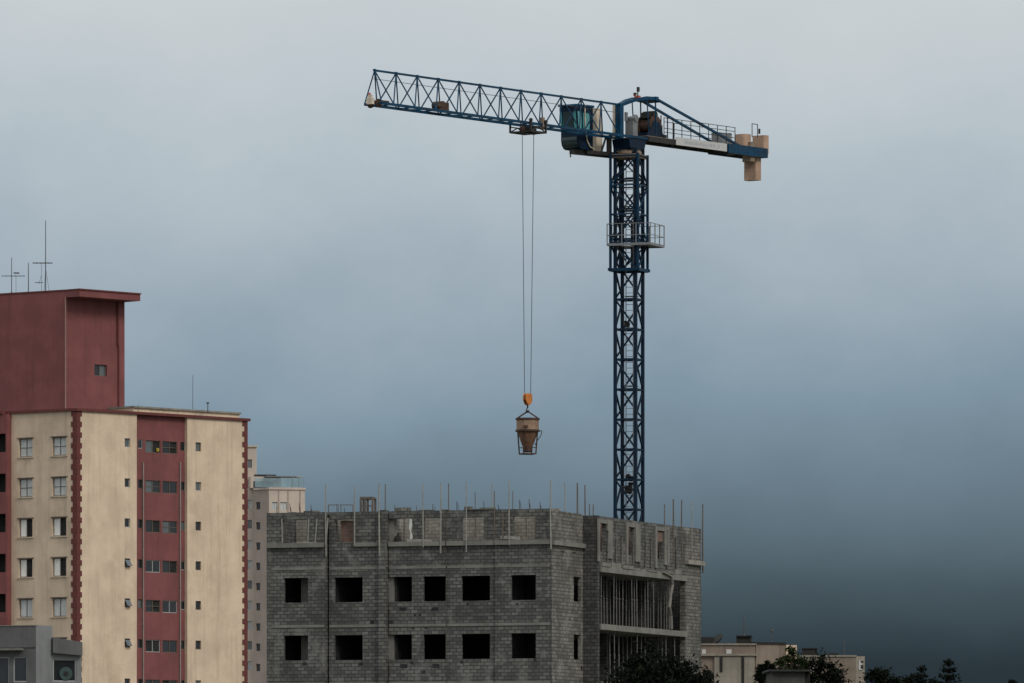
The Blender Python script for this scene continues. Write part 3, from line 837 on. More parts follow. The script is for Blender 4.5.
    for (x0, y0, x1, y1) in ((a0, b0, a1, b0), (a1, b0, a1, b1), (a1, b1, a0, b1), (a0, b1, a0, b0)):
        pl.bar(Mp(x0, y0, zp + 0.02), Mp(x1, y1, zp + 0.02), 0.04, 0.13)
    plat = pl.build('work_platform', M['steel'], root)
    rl = MB(); cor = [(a0, b0), (a1, b0), (a1, b1), (a0, b1)]
    for i in range(4):
        (x0, y0), (x1, y1) = cor[i], cor[(i + 1) % 4]
        for hz in (0.5, 1.1): rl.bar(Mp(x0, y0, zp + hz), Mp(x1, y1, zp + hz), 0.03)
        for t in (0, 0.34, 0.67): rl.bar(Mp(x0 + (x1 - x0) * t, y0 + (y1 - y0) * t, zp), Mp(x0 + (x1 - x0) * t, y0 + (y1 - y0) * t, zp + 1.1), 0.045)
    rl.build('railing', M['steel'], plat)
    # slewing ring and turntable
    sr = MB(); sr.lathe((CX, CY, zat(154.5, CY)), [(0.52, 0), (0.66, 0.02), (0.66, 0.14), (0.60, 0.16), (0.60, 0.27), (0.5, 0.29)], 28)
    sr.box((CX, CY, zat(154.5, CY) - 0.22), 1.45, 1.45, 0.2, ma)
    sr.build('slewing_ring', M['tan_grey'], root)
    tt = MB()
    tt.extrude([J(s, -0.55, h) for s, h in ((-0.62, -0.58), (-0.75, -0.10), (0.75, -0.10), (0.62, -0.58))], (jp.x * 1.1, jp.y * 1.1, 0))
    tt.build('turntable', M['blue_dark'], root)
    # ---------------- jib
    JH = 1.66; HWj = 0.53
    s_n = [js(u) for u in (374.6, 393.8, 414.9, 436.2, 457.8, 479.1, 500.0, 519.0, 539.3, 560.2, 580.9, 601.0)]
    n = len(s_n); sa, sb = s_n[0], s_n[-1]
    tops = [sa + (sb - sa) * i / (n - 1) for i in range(n)]
    bay = tops[0] - tops[1]
    bots = [t - bay / 2 for t in tops]
    s_tip = js(367.5, 0.0)
    s_root = 0.75
    j = MB()
    for q in (-HWj, HWj): j.bar(J(s_tip - 0.45, q), J(-0.9, q), 0.10, 0.13)
    j.bar(J(tops[0], 0, JH), J(s_root, 0, JH), 0.095)
    tops_all = tops
    for i, t in enumerate(tops_all):
        for q in (-HWj, HWj):
            lo = [t - bay / 2]
            lo.append(t + bay / 2 if i > 0 else t + 0.12)
            for b in lo: j.bar(J(t, 0, JH), J(max(b, 0.4), q, 0.04), 0.072, n=6)
    for b in bots + [tops[0] + 0.12]: j.bar(J(max(b, .4), -HWj), J(max(b, .4), HWj), 0.05)
    for i in range(len(bots) - 1): j.bar(J(bots[i], -HWj if i % 2 else HWj), J(bots[i + 1], HWj if i % 2 else -HWj), 0.035)
    for t in tops: j.box(J(t, 0, JH - 0.04), 0.14, 0.10, 0.11, jd)
    jib = j.build('jib', M['blue'], root)
    rp = MB(); rp.tube(J(tops[0] + .1, 0, JH - 0.42), J(s_root, 0, JH - 0.42), 0.014, 6); rp.tube(J(s_tip - .3, 0.12, 0.12), J(0.8, 0.12, 0.12), 0.012, 6)
    rp.build('trolley_rope', M['rope'], jib)
    tw = MB(); st_ = js(439.8)
    tw.box(J(st_, 0, 0.1), 0.75, 0.6, 0.10, jd); tw.tube(J(st_ + .1, -0.3, 0.36), J(st_ + .1, 0.3, 0.36), 0.20, 14); tw.box(J(st_ - .32, 0, 0.2), 0.35, 0.4, 0.32, jd); tw.tube(J(st_ - .1, .2, .3), J(st_ + .5, .2, .3), .11, 10)
    tw.build('trolley_winch', M['rust_dark'], jib)
    ti = MB(); ti.box(J(s_tip - .1, 0.1, -0.06), 0.2, 0.34, 0.30, jd); ti.box(J(s_tip - .1, 0.1, 0.24), 0.14, 0.2, 0.16, jd)
    ti.build('tip_buffer', M['ivory'], jib)
    tp = MB()
    for q in (-.25, .25): tp.tube(J(s_tip - .55, q - .05, 0.02), J(s_tip - .55, q + .05, 0.02), 0.22, 16)
    tp.box(J(s_tip - .95, 0.1, 0.02), 0.7, 0.5, 0.16, jd)
    tp.build('tip_pulley', M['rust_dark'], jib)
    tl = MB(); tl.tube(J(s_tip - .1, .05, 0.4), J(s_tip - .1, .05, 0.5), 0.06, 10); tl.build('warning_light', M['red_lamp'], jib)
    # ---------------- trolley, ropes, hook
    t0, t1 = js(520.5, 0), js(535.5, 0)
    sm_ = (t0 + t1) / 2
    tr = MB()
    for q in (-0.66, 0.66):
        for s in (t0, t1):
            tr.bar(J(s, q, -0.44), J(s, q, 0.22), 0.085)
            tr.tube(J(s, q - .05, 0.14), J(s, q + .05, 0.14), 0.10, 12)
        tr.bar(J(t0, q, -0.42), J(t1, q, -0.42), 0.085)
        tr.bar(J(t0, q, -0.15), J(t1, q, -0.15), 0.05)
        tr.bar(J(t0, q, -0.42), J(sm_, q, -0.14), 0.05)
        tr.bar(J(t1, q, -0.42), J(sm_, q, -0.14), 0.05)
    for s in (t0, sm_, t1): tr.bar(J(s, -0.66, -0.42), J(s, 0.66, -0.42), 0.07)
    tr.box(J(sm_, 0, -0.40), 0.5, 0.7, 0.26, jd)
    trolley = tr.build('trolley', M['steel_dark'], root)
    pu = MB()
    pr = 0.47
    for s in (sm_ + pr, sm_ - pr): pu.tube(J(s, -0.05, -0.30), J(s, 0.05, -0.30), 0.20, 18)
    pu.build('pulley', M['rust_dark'], trolley)
    cd = MB(); cd.box(J(sm_ - .55, 0.5, -0.25), 0.16, 0.2, 0.62, jd); cd.build('rope_guard', M['tan_grey'], trolley)
    pc = J(sm_, 0); Yh = pc.y
    zh1, zh0 = zat(393.5, Yh), zat(405, Yh)
    hc = Vector((pc.x - 0.02, pc.y, 0))
    # block centre
    for sg in (1, -1):
        r_ = MB(); a = J(sm_ + sg * (pr + .02), 0, -0.3); b = Vector((hc.x + jd.x * sg * 0.26, hc.y + jd.y * sg * 0.26, zh1 + 0.02)); r_.tube(a, b, 0.0165, 6)
        r_.build('hoist_rope', M['rope'], root)
    hb = MB(); hh = zh1 - zh0
    prof = [(-0.18, 0.0), (0.18, 0.0), (0.25, -0.10), (0.26, -0.32), (0.18, -0.48), (0.07, -hh), (-0.07, -hh), (-0.18, -0.48), (-0.26, -0.32), (-0.25, -0.10)]
    for q in (-0.11, 0.05):
        hb.extrude([Vector((hc.x + jd.x * a + jp.x * q, hc.y + jd.y * a + jp.y * q, zh1 + b)) for a, b in prof], (jp.x * 0.06, jp.y * 0.06, 0))
    block = hb.build('hook_block', M['orange'], root)
    sh = MB(); sh.tube(Vector((hc.x - jp.x * .06, hc.y - jp.y * .06, zh1 - .25)), Vector((hc.x + jp.x * .06, hc.y + jp.y * .06, zh1 - .25)), 0.24, 18); sh.build('sheave', M['rust_dark'], block)
    hk = MB(); zc_ = zh0
    hk.tube((hc.x, hc.y, zc_ + .05), (hc.x, hc.y, zc_ - 0.16), 0.04)
    pts = []
    for i in range(11):
        t = R(90) - R(270) * i / 10
        pts.append(Vector((hc.x + jd.x * cos(t) * 0.11, hc.y + jd.y * cos(t) * 0.11, zc_ - 0.27 + sin(t) * 0.11)))
    hk.path(pts, 0.05)
    hk.build('hook', M['steel_dark'], block)
    # ---------------- counter jib
    s_e = js(766.0, 0.62)
    cj = MB(); Wc = 0.55
    for q in (-Wc, Wc):
        cj.bar(J(-0.9, q, -0.0), J(s_e + .3, q, -0.0), 0.12, 0.26)
    nn = 9
    for i in range(nn + 1):
        s = -0.9 + (s_e + 0.9) * i / nn; cj.bar(J(s, -Wc, -0.06), J(s, Wc, -0.06), 0.08)
    for i in range(nn):
        s, s2 = -0.9 + (s_e + 0.9) * i / nn, -0.9 + (s_e + 0.9) * (i + 1) / nn
        cj.bar(J(s, -Wc if i % 2 else Wc, -0.1), J(s2, Wc if i % 2 else -Wc, -0.1), 0.05)
    counter = cj.build('counter_jib', M['steel_dark'], root)
    dk = MB(); s1_ = js(735, 0.55)
    dk.hexa([J(s, q, h) for h in (0.135, 0.165) for s, q in ((-0.8, -Wc), (s1_, -Wc), (s1_, Wc), (-0.8, Wc))])
    dk.build('deck', M['tan_grey'], counter)
    # blue end beams that carry the weights
    eb = MB(); s2_ = js(727.5, 0.6)
    for q in (-Wc - .0, Wc + .0): eb.bar(J(s2_, q * 1.14, 0.06), J(s_e - .1, q * 1.14, 0.06), 0.10, 0.50)
    eb.bar(J(s_e, -Wc * 1.2, 0.06), J(s_e, Wc * 1.2, 0.06), 0.12, 0.5)
    eb.build('end_beam', M['blue'], counter)
    bn = MB(); u0, u1 = 676.2, 727
    bs0, bs1 = js(u0, Wc + .1), js(u1, Wc + .1)
    qd = Wc + 0.075
    bn.hexa([J(s, q, h) for h in (-0.13, 0.28) for s, q in ((bs0, qd), (bs1, qd), (bs1, qd + 0.02), (bs0, qd + 0.02))])
    banner = bn.build('banner', M['banner'], counter)
    ink = MB(); rr = random.Random(3)
    s = bs0 - 0.75
    while s > bs1 + 0.6:
        w = rr.choice((0.10, 0.14, 0.18)); h = rr.choice((0.12, 0.16, 0.16))
        if rr.random() < 0.85:
            ink.hexa([J(a, q, z) for z in (0.0, h) for a, q in ((s, qd + .021), (s - w * .75, qd + .021), (s - w * .75, qd + .026), (s, qd + .026))])
        s -= w + 0.07
    ink.build('faded_lettering', M['banner_ink'], banner)
    # hand rails
    hr = MB()
    for q in (-Wc - .06, Wc + .04):
        sA_, sB_ = js(664, q), js(735, q)
        m_ = 8
        for i in range(m_ + 1):
            s = sA_ + (sB_ - sA_) * i / m_; hr.bar(J(s, q, 0.1), J(s, q, 1.22), 0.035)
        for hz in (0.66, 1.2): hr.bar(J(sA_, q, hz), J(sB_, q, hz), 0.03)
    for u in (656, 661, 667.5, 674): hr.bar(J(js(u, -.5), -.5, 0.1), J(js(u, -.5), -.5, 1.5 if u < 670 else 1.2), 0.05)
    hr.build('railing', M['steel_dark'], counter)
    cb = MB(); cs_ = js(724, 0.0); cb.box(J(cs_, -0.15, 0.28), 1.15, 0.5, 0.62, jd); cb.box(J(cs_, -.15, .9), 1.2, .55, .03, jd); cb.bar(J(cs_ - .7, -.15, .17), J(cs_ - .7, -.15, 1.0), .16)
    cb.build('control_box', M['steel'], counter)
    # counterweights
    def cw(s, q, w, d, h0, h1, m, rad=0.12, label=None):
        b = MB(); prof = []
        for cx_, cy_, a0 in ((w / 2 - rad, d / 2 - rad, 0), (-w / 2 + rad, d / 2 - rad, 90), (-w / 2 + rad, -d / 2 + rad, 180), (w / 2 - rad, -d / 2 + rad, 270)):
            for i in range(5):
                t = R(a0 + 90 * i / 4); prof.append((cx_ + cos(t) * rad, cy_ + sin(t) * rad))
        b.extrude([J(s + a, q + c, h0) for a, c in prof], (0, 0, h1 - h0))
        o = b.build('counterweight', m, root)
        if label: o['label'] = label
    cw(js(760.6, .1), 0.1, 0.46, 0.82, 0.06, 1.04, M['tan'], 0.09, 'upright tan counterweight slab at the very end of the counter jib')
    cw(js(752.6, .0), 0.0, 0.50, 0.84, -1.38, -0.10, M['tan'], 0.09, 'tan counterweight slab hanging below the counter jib')
    cw(js(748.6, .25), 0.25, 0.40, 0.62, -0.46, 0.58, M['tan_grey'], 0.10, 'low grey brown counterweight slab')
    cw(js(742.0, -.1), -0.05, 0.66, 0.80, 0.12, 1.00, M['tan'], 0.20, 'short rounded tan counterweight slab')
    lift = MB(); s = js(749, 0)
    for ds in (0, -0.5): lift.bar(J(s + ds, .2, 0.9), J(s + ds, .2, 1.62), 0.035)
    lift.bar(J(s, .2, 1.6), J(s - .5, .2, 1.6), 0.035); lift.bar(J(s - .95, 0, 1.15), J(s - .95, 0, 1.42), 0.09)
    lift.build('lifting_frame', M['steel_dark'], root)
    # ---------------- tower head
    hd = MB(); sp = js(619.7); spk = js(648.0); PKH = 2.15
    hd.box(J(sp, 0, -0.08), 0.30, 0.30, JH + 0.14, jd)
    for q in (-0.48, 0.48):
        hd.path([J(sp, q * .12, JH - .02), J(sp + (spk - sp) * .35, q * .5, JH + .28), J(sp + (spk - sp) * .7, q * .85, PKH - .02), J(spk, q, PKH)], 0.17, n=4)
        hd.bar(J(spk, q, PKH), J(spk - 0.05, q, 0.1), 0.06)
        hd.bar(J(spk + 0.75, q, PKH - 0.1), J(spk + 0.55, q, 0.1), 0.05)
    hd.bar(J(spk, -0.6, PKH), J(spk, 0.6, PKH), 0.26, 0.20)
    hd.extrude([J(spk + .35, -.5, PKH - .05), J(spk - .45, -.5, PKH - .1), J(spk - .45, -.5, PKH - .16), J(spk + .35, -.5, PKH - .12)], (jp.x, jp.y, 0))
    head = hd.build('tower_head', M['blue'], root)
    wl = MB(); a = J(js(637.5, -.3), -.3, PKH + .05); wl.box(a, .3, .2, .12, jd); wl.tube(a + Vector((-.15, 0, .1)), a + Vector((-.15, 0, .26)), .07, 10)
    wl.build('warning_light', M['red_lamp'], head)
    an = MB(); a = J(js(637.8, -.2), -.2, PKH + .06); an.tube(a, a + Vector((0, 0, 0.5)), 0.03); an.box(a + Vector((0.02, 0, .3)), .14, .1, .24, jd); an.tube(a + Vector((-.22, 0, .2)), a + Vector((-.05, 0, .2)), .05)
    an.build('anemometer', M['steel_dark'], head)
    for q, u in ((-0.5, 722), (0.5, 741.5)):
        tb = MB(); e = J(js(u, q * 1.1), q * 1.1, 0.22)
        tb.bar(J(spk, q, PKH), e, 0.115)
        tb.build('tie_bar', M['blue'], root)
    # ---------------- winch
    wx = js(649.0, -0.0)
    wf = MB(); wf.box(J(wx, 0, 0.17), 1.7, 1.05, 0.16, jd)
    for q in (-.46, .46): wf.extrude([J(wx + a, q - .03, h) for a, h in ((-.6, .33), (.6, .33), (.25, .95), (-.25, .95))], (jp.x * .06, jp.y * .06, 0))
    winch = wf.build('hoist_winch', M['blue_dark'], root)
    dr = MB(); dr.tube(J(wx, -.42, .80), J(wx, .42, .80), 0.36, 22)
    for q in (-.42, .40): dr.tube(J(wx, q - .02, .80), J(wx, q + .04, .80), 0.50, 22)
    dr.build('drum', M['rust_dark'], winch)
    mo = MB(); mo.tube(J(wx - .1, -.40, 1.33), J(wx - .1, .34, 1.33), 0.22, 16); mo.box(J(wx + .25, 0, 1.15), 0.35, .5, .28, jd); mo.box(J(wx - .62, .0, .35), .34, .6, .5, jd)
    mo.build('motor', M['steel_dark'], winch)
    hp = MB(); s = js(631.5); hp.box(J(s, 0.0, 0.0), 0.42, 0.5, 0.9, jd); hp.lathe(J(s - .2, .1, 0.9), [(.16, 0), (.16, .25), (.08, .34)], 12); hp.tube(J(s + .2, -.2, .9), J(s + .2, -.2, 1.35), .09, 8); hp.tube(J(s-.05, -.2, 1.0), J(s-.05, .3, 1.0), .16, 10)
    hp.build('slewing_motor', M['steel'], root)
    pn = MB(); s = js(615.5, -.3); pn.box(J(s, -.3, 0.0), 0.30, 0.16, 1.72, jd); pn.build('junction_panel', M['ivory'], root)
    # ---------------- cab
    qc = -1.38; Wb = 0.54
    s_c = js(577.0, qc)
    zc0 = zat(150.0, J(s_c, qc).y) - ZB; zc1 = zat(107.5, J(s_c, qc).y) - ZB
    hC = zc1 - zc0
    half = 0.66
    prof = [(-half, 0.0), (0.30, 0.0), (0.46, 0.06), (0.60, 0.22), (0.66, 0.45), (0.66, 0.95), (0.80, hC - 0.15), (0.78, hC), (-half, hC)]
    cbm = MB()
    cbm.extrude([J(s_c + a, qc - Wb, zc0 + h) for a, h in prof], (jp.x * 2 * Wb, jp.y * 2 * Wb, 0))
    cab = cbm.build('operator_cab', M['blue_dark'], root)
    rf = MB(); rf.extrude([J(s_c + a, qc - Wb - .05, zc0 + h) for a, h in ((-half - .05, hC + .002), (0.9, hC + .002), (0.86, hC + .09), (-half - .05, hC + .12))], (jp.x * (2 * Wb + .1), jp.y * (2 * Wb + .1), 0))
    rf.build('cab_roof', M['blue'], cab)
    def plate(profile, q0, q1, name, m):    # front plates: pairs of (offset, height) across the cab width
        b = MB(); e = 0.012
        for (a, h), (a2, h2) in zip(profile[:-1], profile[1:]):
            b.hexa([J(s_c + a, q0, zc0 + h), J(s_c + a, q1, zc0 + h), J(s_c + a + e, q1, zc0 + h), J(s_c + a + e, q0, zc0 + h),
                    J(s_c + a2, q0, zc0 + h2), J(s_c + a2, q1, zc0 + h2), J(s_c + a2 + e, q1, zc0 + h2), J(s_c + a2 + e, q0, zc0 + h2)])
        return b.build(name, m, cab)
    plate([(0.662, 1.02), (0.787, hC - 0.28)], qc - Wb + .05, qc - Wb + .20, 'windscreen', M['cab_glass'])
    plate([(0.662, 1.02), (0.787, hC - 0.28)], qc - Wb + .24, qc + Wb - .24, 'windscreen', M['cab_glass_dark'])
    plate([(0.662, 1.02), (0.787, hC - 0.28)], qc + Wb - .20, qc + Wb - .05, 'windscreen', M['cab_glass'])
    plate([(0.34, 0.025), (0.468, 0.075), (0.607, 0.235), (0.664, 0.46), (0.664, 0.62)], qc - Wb + .06, qc + Wb - .06, 'foot_window', M['cab_glass_dark'])
    def sidewin(pr, name, m):
        b = MB(); b.extrude([J(s_c + a, qc + Wb + .002, zc0 + h) for a, h in pr], (jp.x * .014, jp.y * .014, 0)); return b.build(name, m, cab)
    sidewin([(0.58, 1.02), (0.70, hC - .28), (0.36, hC - .28), (0.36, 1.02)], 'side_window', M['cab_glass'])
    sidewin([(0.22, 1.02), (0.22, hC - .32), (-0.34, hC - .32), (-0.34, 1.02)], 'side_window', M['cab_glass'])
    sidewin([(0.36, 0.14), (0.56, 0.34), (0.58, 0.6), (-0.5, 0.6), (-0.5, 0.14)], 'side_panel', M['blue_dark'])
    ho = MB(); pts = [J(s_c + .1, qc + Wb + .05, hC + zc0 + .1), J(s_c + .12, qc + Wb + .07, zc0 + 1.5), J(s_c + .06, qc + Wb + .08, zc0 + .9), J(s_c - .05, qc + Wb + .08, zc0 + .45), J(s_c - .3, qc + Wb + .08, zc0 + .15), J(s_c - .7, qc + Wb + .06, zc0 + .05)]
    ho.path(pts, 0.07, 8); ho.build('cable_hose', M['ivory'], cab)
    # cabinet behind the cab and carrying arm
    cbn = MB(); s = js(595.5, qc); cbn.box(J(s, qc, zc0 + .05), 0.5, 0.5, hC + .02, jd); cbn.build('electrical_cabinet', M['ivory'], root)
    ar = MB(); za = zc0 - 0.16
    ar.bar(J(s_c + .7, qc + .1, za), J(0.0, -0.75, za - 0.02), 0.16, 0.22)
    ar.bar(J(s_c - .3, qc + .3, za + .05), J(0.2, -0.5, za + .05), 0.3, 0.2)
    ar.bar(J(s_c + .7, qc + .1, za + .1), J(s_c + .7, qc + .1, za - .28), 0.05)
    ar.bar(J(0.9, -.62, za), J(0.9, -.62, 0.0), .22)
    ar.bar(J(1.4, -.8, za), J(1.2, -.6, 0.0), .10)
    ar.build('cab_arm', M['steel_dark'], root)
    return root, hc, zh0
CR, HC, ZH0 = build_crane()

# concrete bucket on the hook
def build_bucket():
    c = HC; zt = ZH0 - 0.36
    Yb = c.y; k = Yb / F
    zr = zat(419.0, Yb); zm = zat(430.5, Yb); zn = zat(447, Yb); zb = zat(454.5, Yb)
    r0 = 0.57
    root = thing('concrete_bucket', (c.x, c.y, zb), 'rusty concrete bucket hanging from the crane hook against the sky', 'bucket')
    b = MB(); b.lathe((c.x, c.y, zm), [(r0 - .03, 0), (r0, 0.03), (r0, zr - zm), (r0 - .05, zr - zm), (r0 - .06, .1)], 24)
    b.build('drum', M['rust_pale'], root)
    b = MB(); b.lathe((c.x, c.y, zn), [(0.25, 0), (0.27, 0.05), (0.36, 0.28), (r0 - .025, zm - zn)], 24); b.build('hopper', M['rust'], root)
    b = MB(); b.lathe((c.x, c.y, zb + .12), [(0.20, 0), (0.25, .04), (0.25, .2), (.23, zn - zb - .12)], 16); b.build('gate', M['rust_dark'], root)
    b = MB()
    for zz, rr in ((zr - .05, r0 + .05), (zm - .06, r0 + .055)): b.lathe((c.x, c.y, zz), [(rr - .06, 0), (rr, 0), (rr, .09), (rr - .06, .09)], 24)
    b.build('rim', M['rust_dark'], root)
    b = MB()
    for a in range(4):
        t = R(45 + 90 * a + 20); x, y = c.x + cos(t) * 0.46, c.y + sin(t) * 0.46
        b.bar((c.x + cos(t) * .56, c.y + sin(t) * .56, zm), (x, y, zb), 0.055)
        t2 = R(135 + 90 * a + 20); b.bar((x, y, zb + .03), (c.x + cos(t2) * .46, c.y + sin(t2) * .46, zb + .03), 0.06)
        t3 = t; b.bar((x, y, zb + .35), (c.x + cos(t3) * .2, c.y + sin(t3) * .2, zb + .35), 0.04)
    b.build('frame', M['rust_dark'], root)
    b = MB(); ap = Vector((c.x, c.y, zt + .04))
    for sg in (1, -1): b.bar(ap, (c.x + cos(R(-8)) * sg * (r0 + .02), c.y + sin(R(-8)) * sg * (r0 + .02), zr), 0.07)
    b.lathe(ap - Vector((0, 0, .04)), [(.06, 0), (.09, .03), (.06, .1)], 10)
    b.build('bail', M['rust_dark'], root)
    b = MB(); x = c.x + r0; b.path([Vector((x, c.y - .1, zm - .02)), Vector((x + .16, c.y - .12, zm - .03)), Vector((x + .10, c.y - .12, zm - .28)), Vector((x - .06, c.y - .12, zm - .5)), Vector((x - .2, c.y - .1, zn + .1))], 0.04)
    b.build('lever', M['rust_dark'], root)
    b = MB(); b.box((c.x - .1, c.y - r0 - .03, zm + .12), .22, .08, .12); b.build('vibrator_plate', M['rust_dark'], root)
build_bucket()

# ------------------------------------------------------------------ cream and red apartment block
aR, aL = R(46.5), R(36)
CC = at(76.5, 0, 500); CC = Vector((CC.x, CC.y))
FR = Face(CC, (cos(aR), sin(aR)), (sin(aR), -cos(aR)))
FL = Face(CC, (-cos(aL), sin(aL)), (-sin(aL), -cos(aL)))
def window(root, fc, s0, s1, z0, z1, kind, rec=0.14, deep=True, mull=1, cross=False, sill=True, frm='frame', rng=random):
    w = MB(); t = 0.05
    f2 = fc.off(-rec)
    f2.slab(w, s0, s1, z0, z0 + t, -.04, 0.02); f2.slab(w, s0, s1, z1 - t, z1, -.04, 0.02)
    a, b = min(s0, s1), max(s0, s1)
    f2.slab(w, a, a + t, z0 + t, z1 - t, -.04, 0.02); f2.slab(w, b - t, b, z0 + t, z1 - t, -.04, 0.02)
    for i in range(mull):
        x = a + (b - a) * (i + 1) / (mull + 1); f2.slab(w, x - .025, x + .025, z0 + t, z1 - t, -.04, 0.022)
    if cross: f2.slab(w, a + t, b - t, (z0 + z1) / 2 - .02, (z0 + z1) / 2 + .02, -.035, 0.018)
    win = w.build('window', M[frm], root)
    n = mull + 1
    for i in range(n):
        x0, x1 = a + (b - a) * i / n, a + (b - a) * (i + 1) / n
        m = kind[i % len(kind)] if isinstance(kind, (list, tuple)) else kind
        p = MB(); f2.slab(p, x0 + .028, x1 - .028, z0 + t, z1 - t, -.03 - (0.05 if m == 'dark_room' else 0), -.012 - (0.05 if m == 'dark_room' else 0)); p.build('pane', M[m], win)
    if sill:
        p = MB(); fc.slab(p, a - .12, b + .12, z0 - .09, z0 - .002, -rec, 0.07); p.build('sill', M['sill'], win)
    return win
def build_cream():
    root = thing('apartment_building', (CC.x, CC.y, 0), 'cream and brick red apartment block with a red rooftop tower', 'building')
    Y0 = CC.y; zE = zat(410.5, Y0)             # eave
    FHc = 2.80
    rng = random.Random(11)
    rows = range(7)
    # --- right facade
    uE = 247.3
    s1, s2, s3 = FR.s(136.8), FR.s(187.3), FR.s(uE)
    zr1 = FR.z(438.3, 127.5); zr0 = FR.z(447.3, 127.5)
    def op(u0, u1, dz1=0.0, dz0=0.0): return (FR.s(u0), FR.s(u1), zr0 - dz0, zr1 - dz1)
    small1 = op(124.7, 130.3); small2 = op(195.6, 201.2)
    m = MB(); ops = [(small1[0], small1[1], small1[2] - FHc * k, small1[3] - FHc * k) for k in range(9)]
    m.wall(FR.O, FR.d, FR.n, 0, s1, 0, zE, 0.3, ops)
    m.build('cream_wall', M['cream'], root); m = MB()
    ops = [(small2[0], small2[1], small2[2] - FHc * k, small2[3] - FHc * k) for k in range(9)]
    m.wall(FR.O, FR.d, FR.n, s2, s3, 0, zE, 0.3, ops)
    m.build('cream_wall', M['cream'], root)
    frd = FR.off(-0.26)
    zw1, zw0 = frd.z(441, 161), frd.z(453.3, 161)
    red_ops = []
    for (u0, u1, big) in ((138, 142.8, 0), (145.6, 160.4, 1), (162.5, 177.3, 1), (180.3, 185.6, 0)):
        red_ops.append((frd.s(u0), frd.s(u1), zw0 if big else zw0 + 0.25, zw1 if big else zw1 + 0.02, big))
    m = MB(); ops = [(a, b, c - FHc * k, d - FHc * k) for a, b, c, d, _ in red_ops for k in range(9)]
    m.wall(frd.O, frd.d, frd.n, s1 - 0.01, s2 + 0.01, 0, zE, 0.2, ops)
    m.build('red_wall', M['red'], root)
    for k in rows:
        for o in (small1, small2):
            window(root, FR, o[0], o[1], o[2] - FHc * k, o[3] - FHc * k, rng.choice(('pane_dark', 'pane_grey', 'pane_dark')), 0.12, mull=0, sill=False, frm='frame' if rng.random() < .5 else 'frame_pale')
        for a, b, c, d, big in red_ops:
            if big: kind = [rng.choice(('pane_dark', 'pane_dark', 'dark_room', 'dark_room', 'pane_grey')) for _ in range(2)]
            else: kind = rng.choice(('pane_grey', 'pane_dark', 'pane_dark'))
            window(root, frd, a, b, c - FHc * k, d - FHc * k, kind, 0.08, mull=(1 if big else 0), sill=False, frm='frame_pale' if rng.random() < .25 else 'frame', cross=bool(big and rng.random() < .4))
    # some bathroom windows tilt open
    for (k, s_, w_) in ((3, small1, .78), (4, small1, .78), (5, small1, .78)):
        t = MB(); z1_ = s_[3] - FHc * k; z0_ = s_[2] - FHc * k
        a, b = s_[0] + .04, s_[1] - .04
        t.face([FR.p(a, z1_ - .1, -.02), FR.p(b, z1_ - .1, -.02), FR.p(b, z0_ + .1, .28), FR.p(a, z0_ + .1, .28)])
        t.face([FR.p(a, z0_ + .1, .26), FR.p(b, z0_ + .1, .26), FR.p(b, z1_ - .1, -.04), FR.p(a, z1_ - .1, -.04)])
        t.build('open_sash', M['pane_grey'], root)
    # --- left facade
    sL = FL.s(7.0); fl_ = FL
    wl = [(fl_.s(66.2), fl_.s(52.2)), (fl_.s(32.4), fl_.s(18.8))]
    z1_, z0_ = fl_.z(437.0, 59), fl_.z(455.5, 59)
    m = MB(); ops = [(a, b, z0_ - FHc * k, z1_ - FHc * k) for a, b in wl for k in range(9)]
    m.wall(FL.O, FL.d, FL.n, 0, sL, 0, zE, 0.3, ops)
    m.build('shaded_cream_wall', M['cream_shade'], root)
    for k in range(6):
        for a, b in wl:
            if k in (2, 3): kind = ['dark_room', 'blind_white'] if (b > 3.0 and k == 2) or b < 3.0 else ['dark_room', 'blind_white']
            else: kind = ['blind', 'blind']
            w = window(root, FL, a, b, z0_ - FHc * k, z1_ - FHc * k, kind, 0.16, mull=1, cross=(k in (0, 1)))
            p = MB(); FL.slab(p, min(a, b) - .12, max(a, b) + .12, z1_ - FHc * k + .002, z1_ - FHc * k + .07, -.05, .06); p.build('lintel', M['frame'], w)
    # red balcony bay at the far left
    sQ = FL.s(-70)
    bal = FL.off(0.45)
    sB0 = bal.s(5.6); m = MB(); ops = [(sB0, sQ - 1, FL.z(452.5, 3) - FHc * k, FL.z(434.0, 3) - FHc * k) for k in range(9)]
    m.wall(bal.O, FL.d, FL.n, bal.s(7.2), sQ, 0, zE - 0.05, 0.75, ops)
    m.build('balcony_front', M['red'], root)
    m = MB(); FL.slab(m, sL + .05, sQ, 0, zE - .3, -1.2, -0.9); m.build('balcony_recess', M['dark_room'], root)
    for k in range(6):
        m = MB(); zz = FL.z(452.5, 3) - FHc * k; f3 = FL.off(0.1)
        f3.slab(m, sB0 + .02, sB0 + .08, zz, zz + 1.25, -.05, 0.0); f3.slab(m, sL + 1.6, sL + 1.68, zz, zz + 1.3, -.05, 0.0)
        m.build('balcony_window_frame', M['frame_pale'], root)
    # quoins
    q = MB(); q2 = MB(); z = 0.0; i = 0; hq = 0.37
    while z < zE - 0.06:
        wq = 0.48 if i % 2 else 0.33
        h = min(hq - 0.012, zE - 0.03 - z)
        FR.slab(q, 0.0, wq, z, z + h, 0.002, 0.045); FL.slab(q, 0.0, wq * .95, z, z + h, 0.002, 0.045)
        # right end
        FR.slab(q2, s3 - (0.50 if i % 2 else 0.30), s3 - .002, z, z + h, 0.002, 0.045)
        z += hq; i += 1
    q.build('quoins', M['red_dark'], root); q2.build('quoins', M['red_dark'], root)
    # coping
    c = MB()
    FR.slab(c, -0.12, s3 + 0.18, zE - .02, zE + 0.17, -0.4, 0.16)
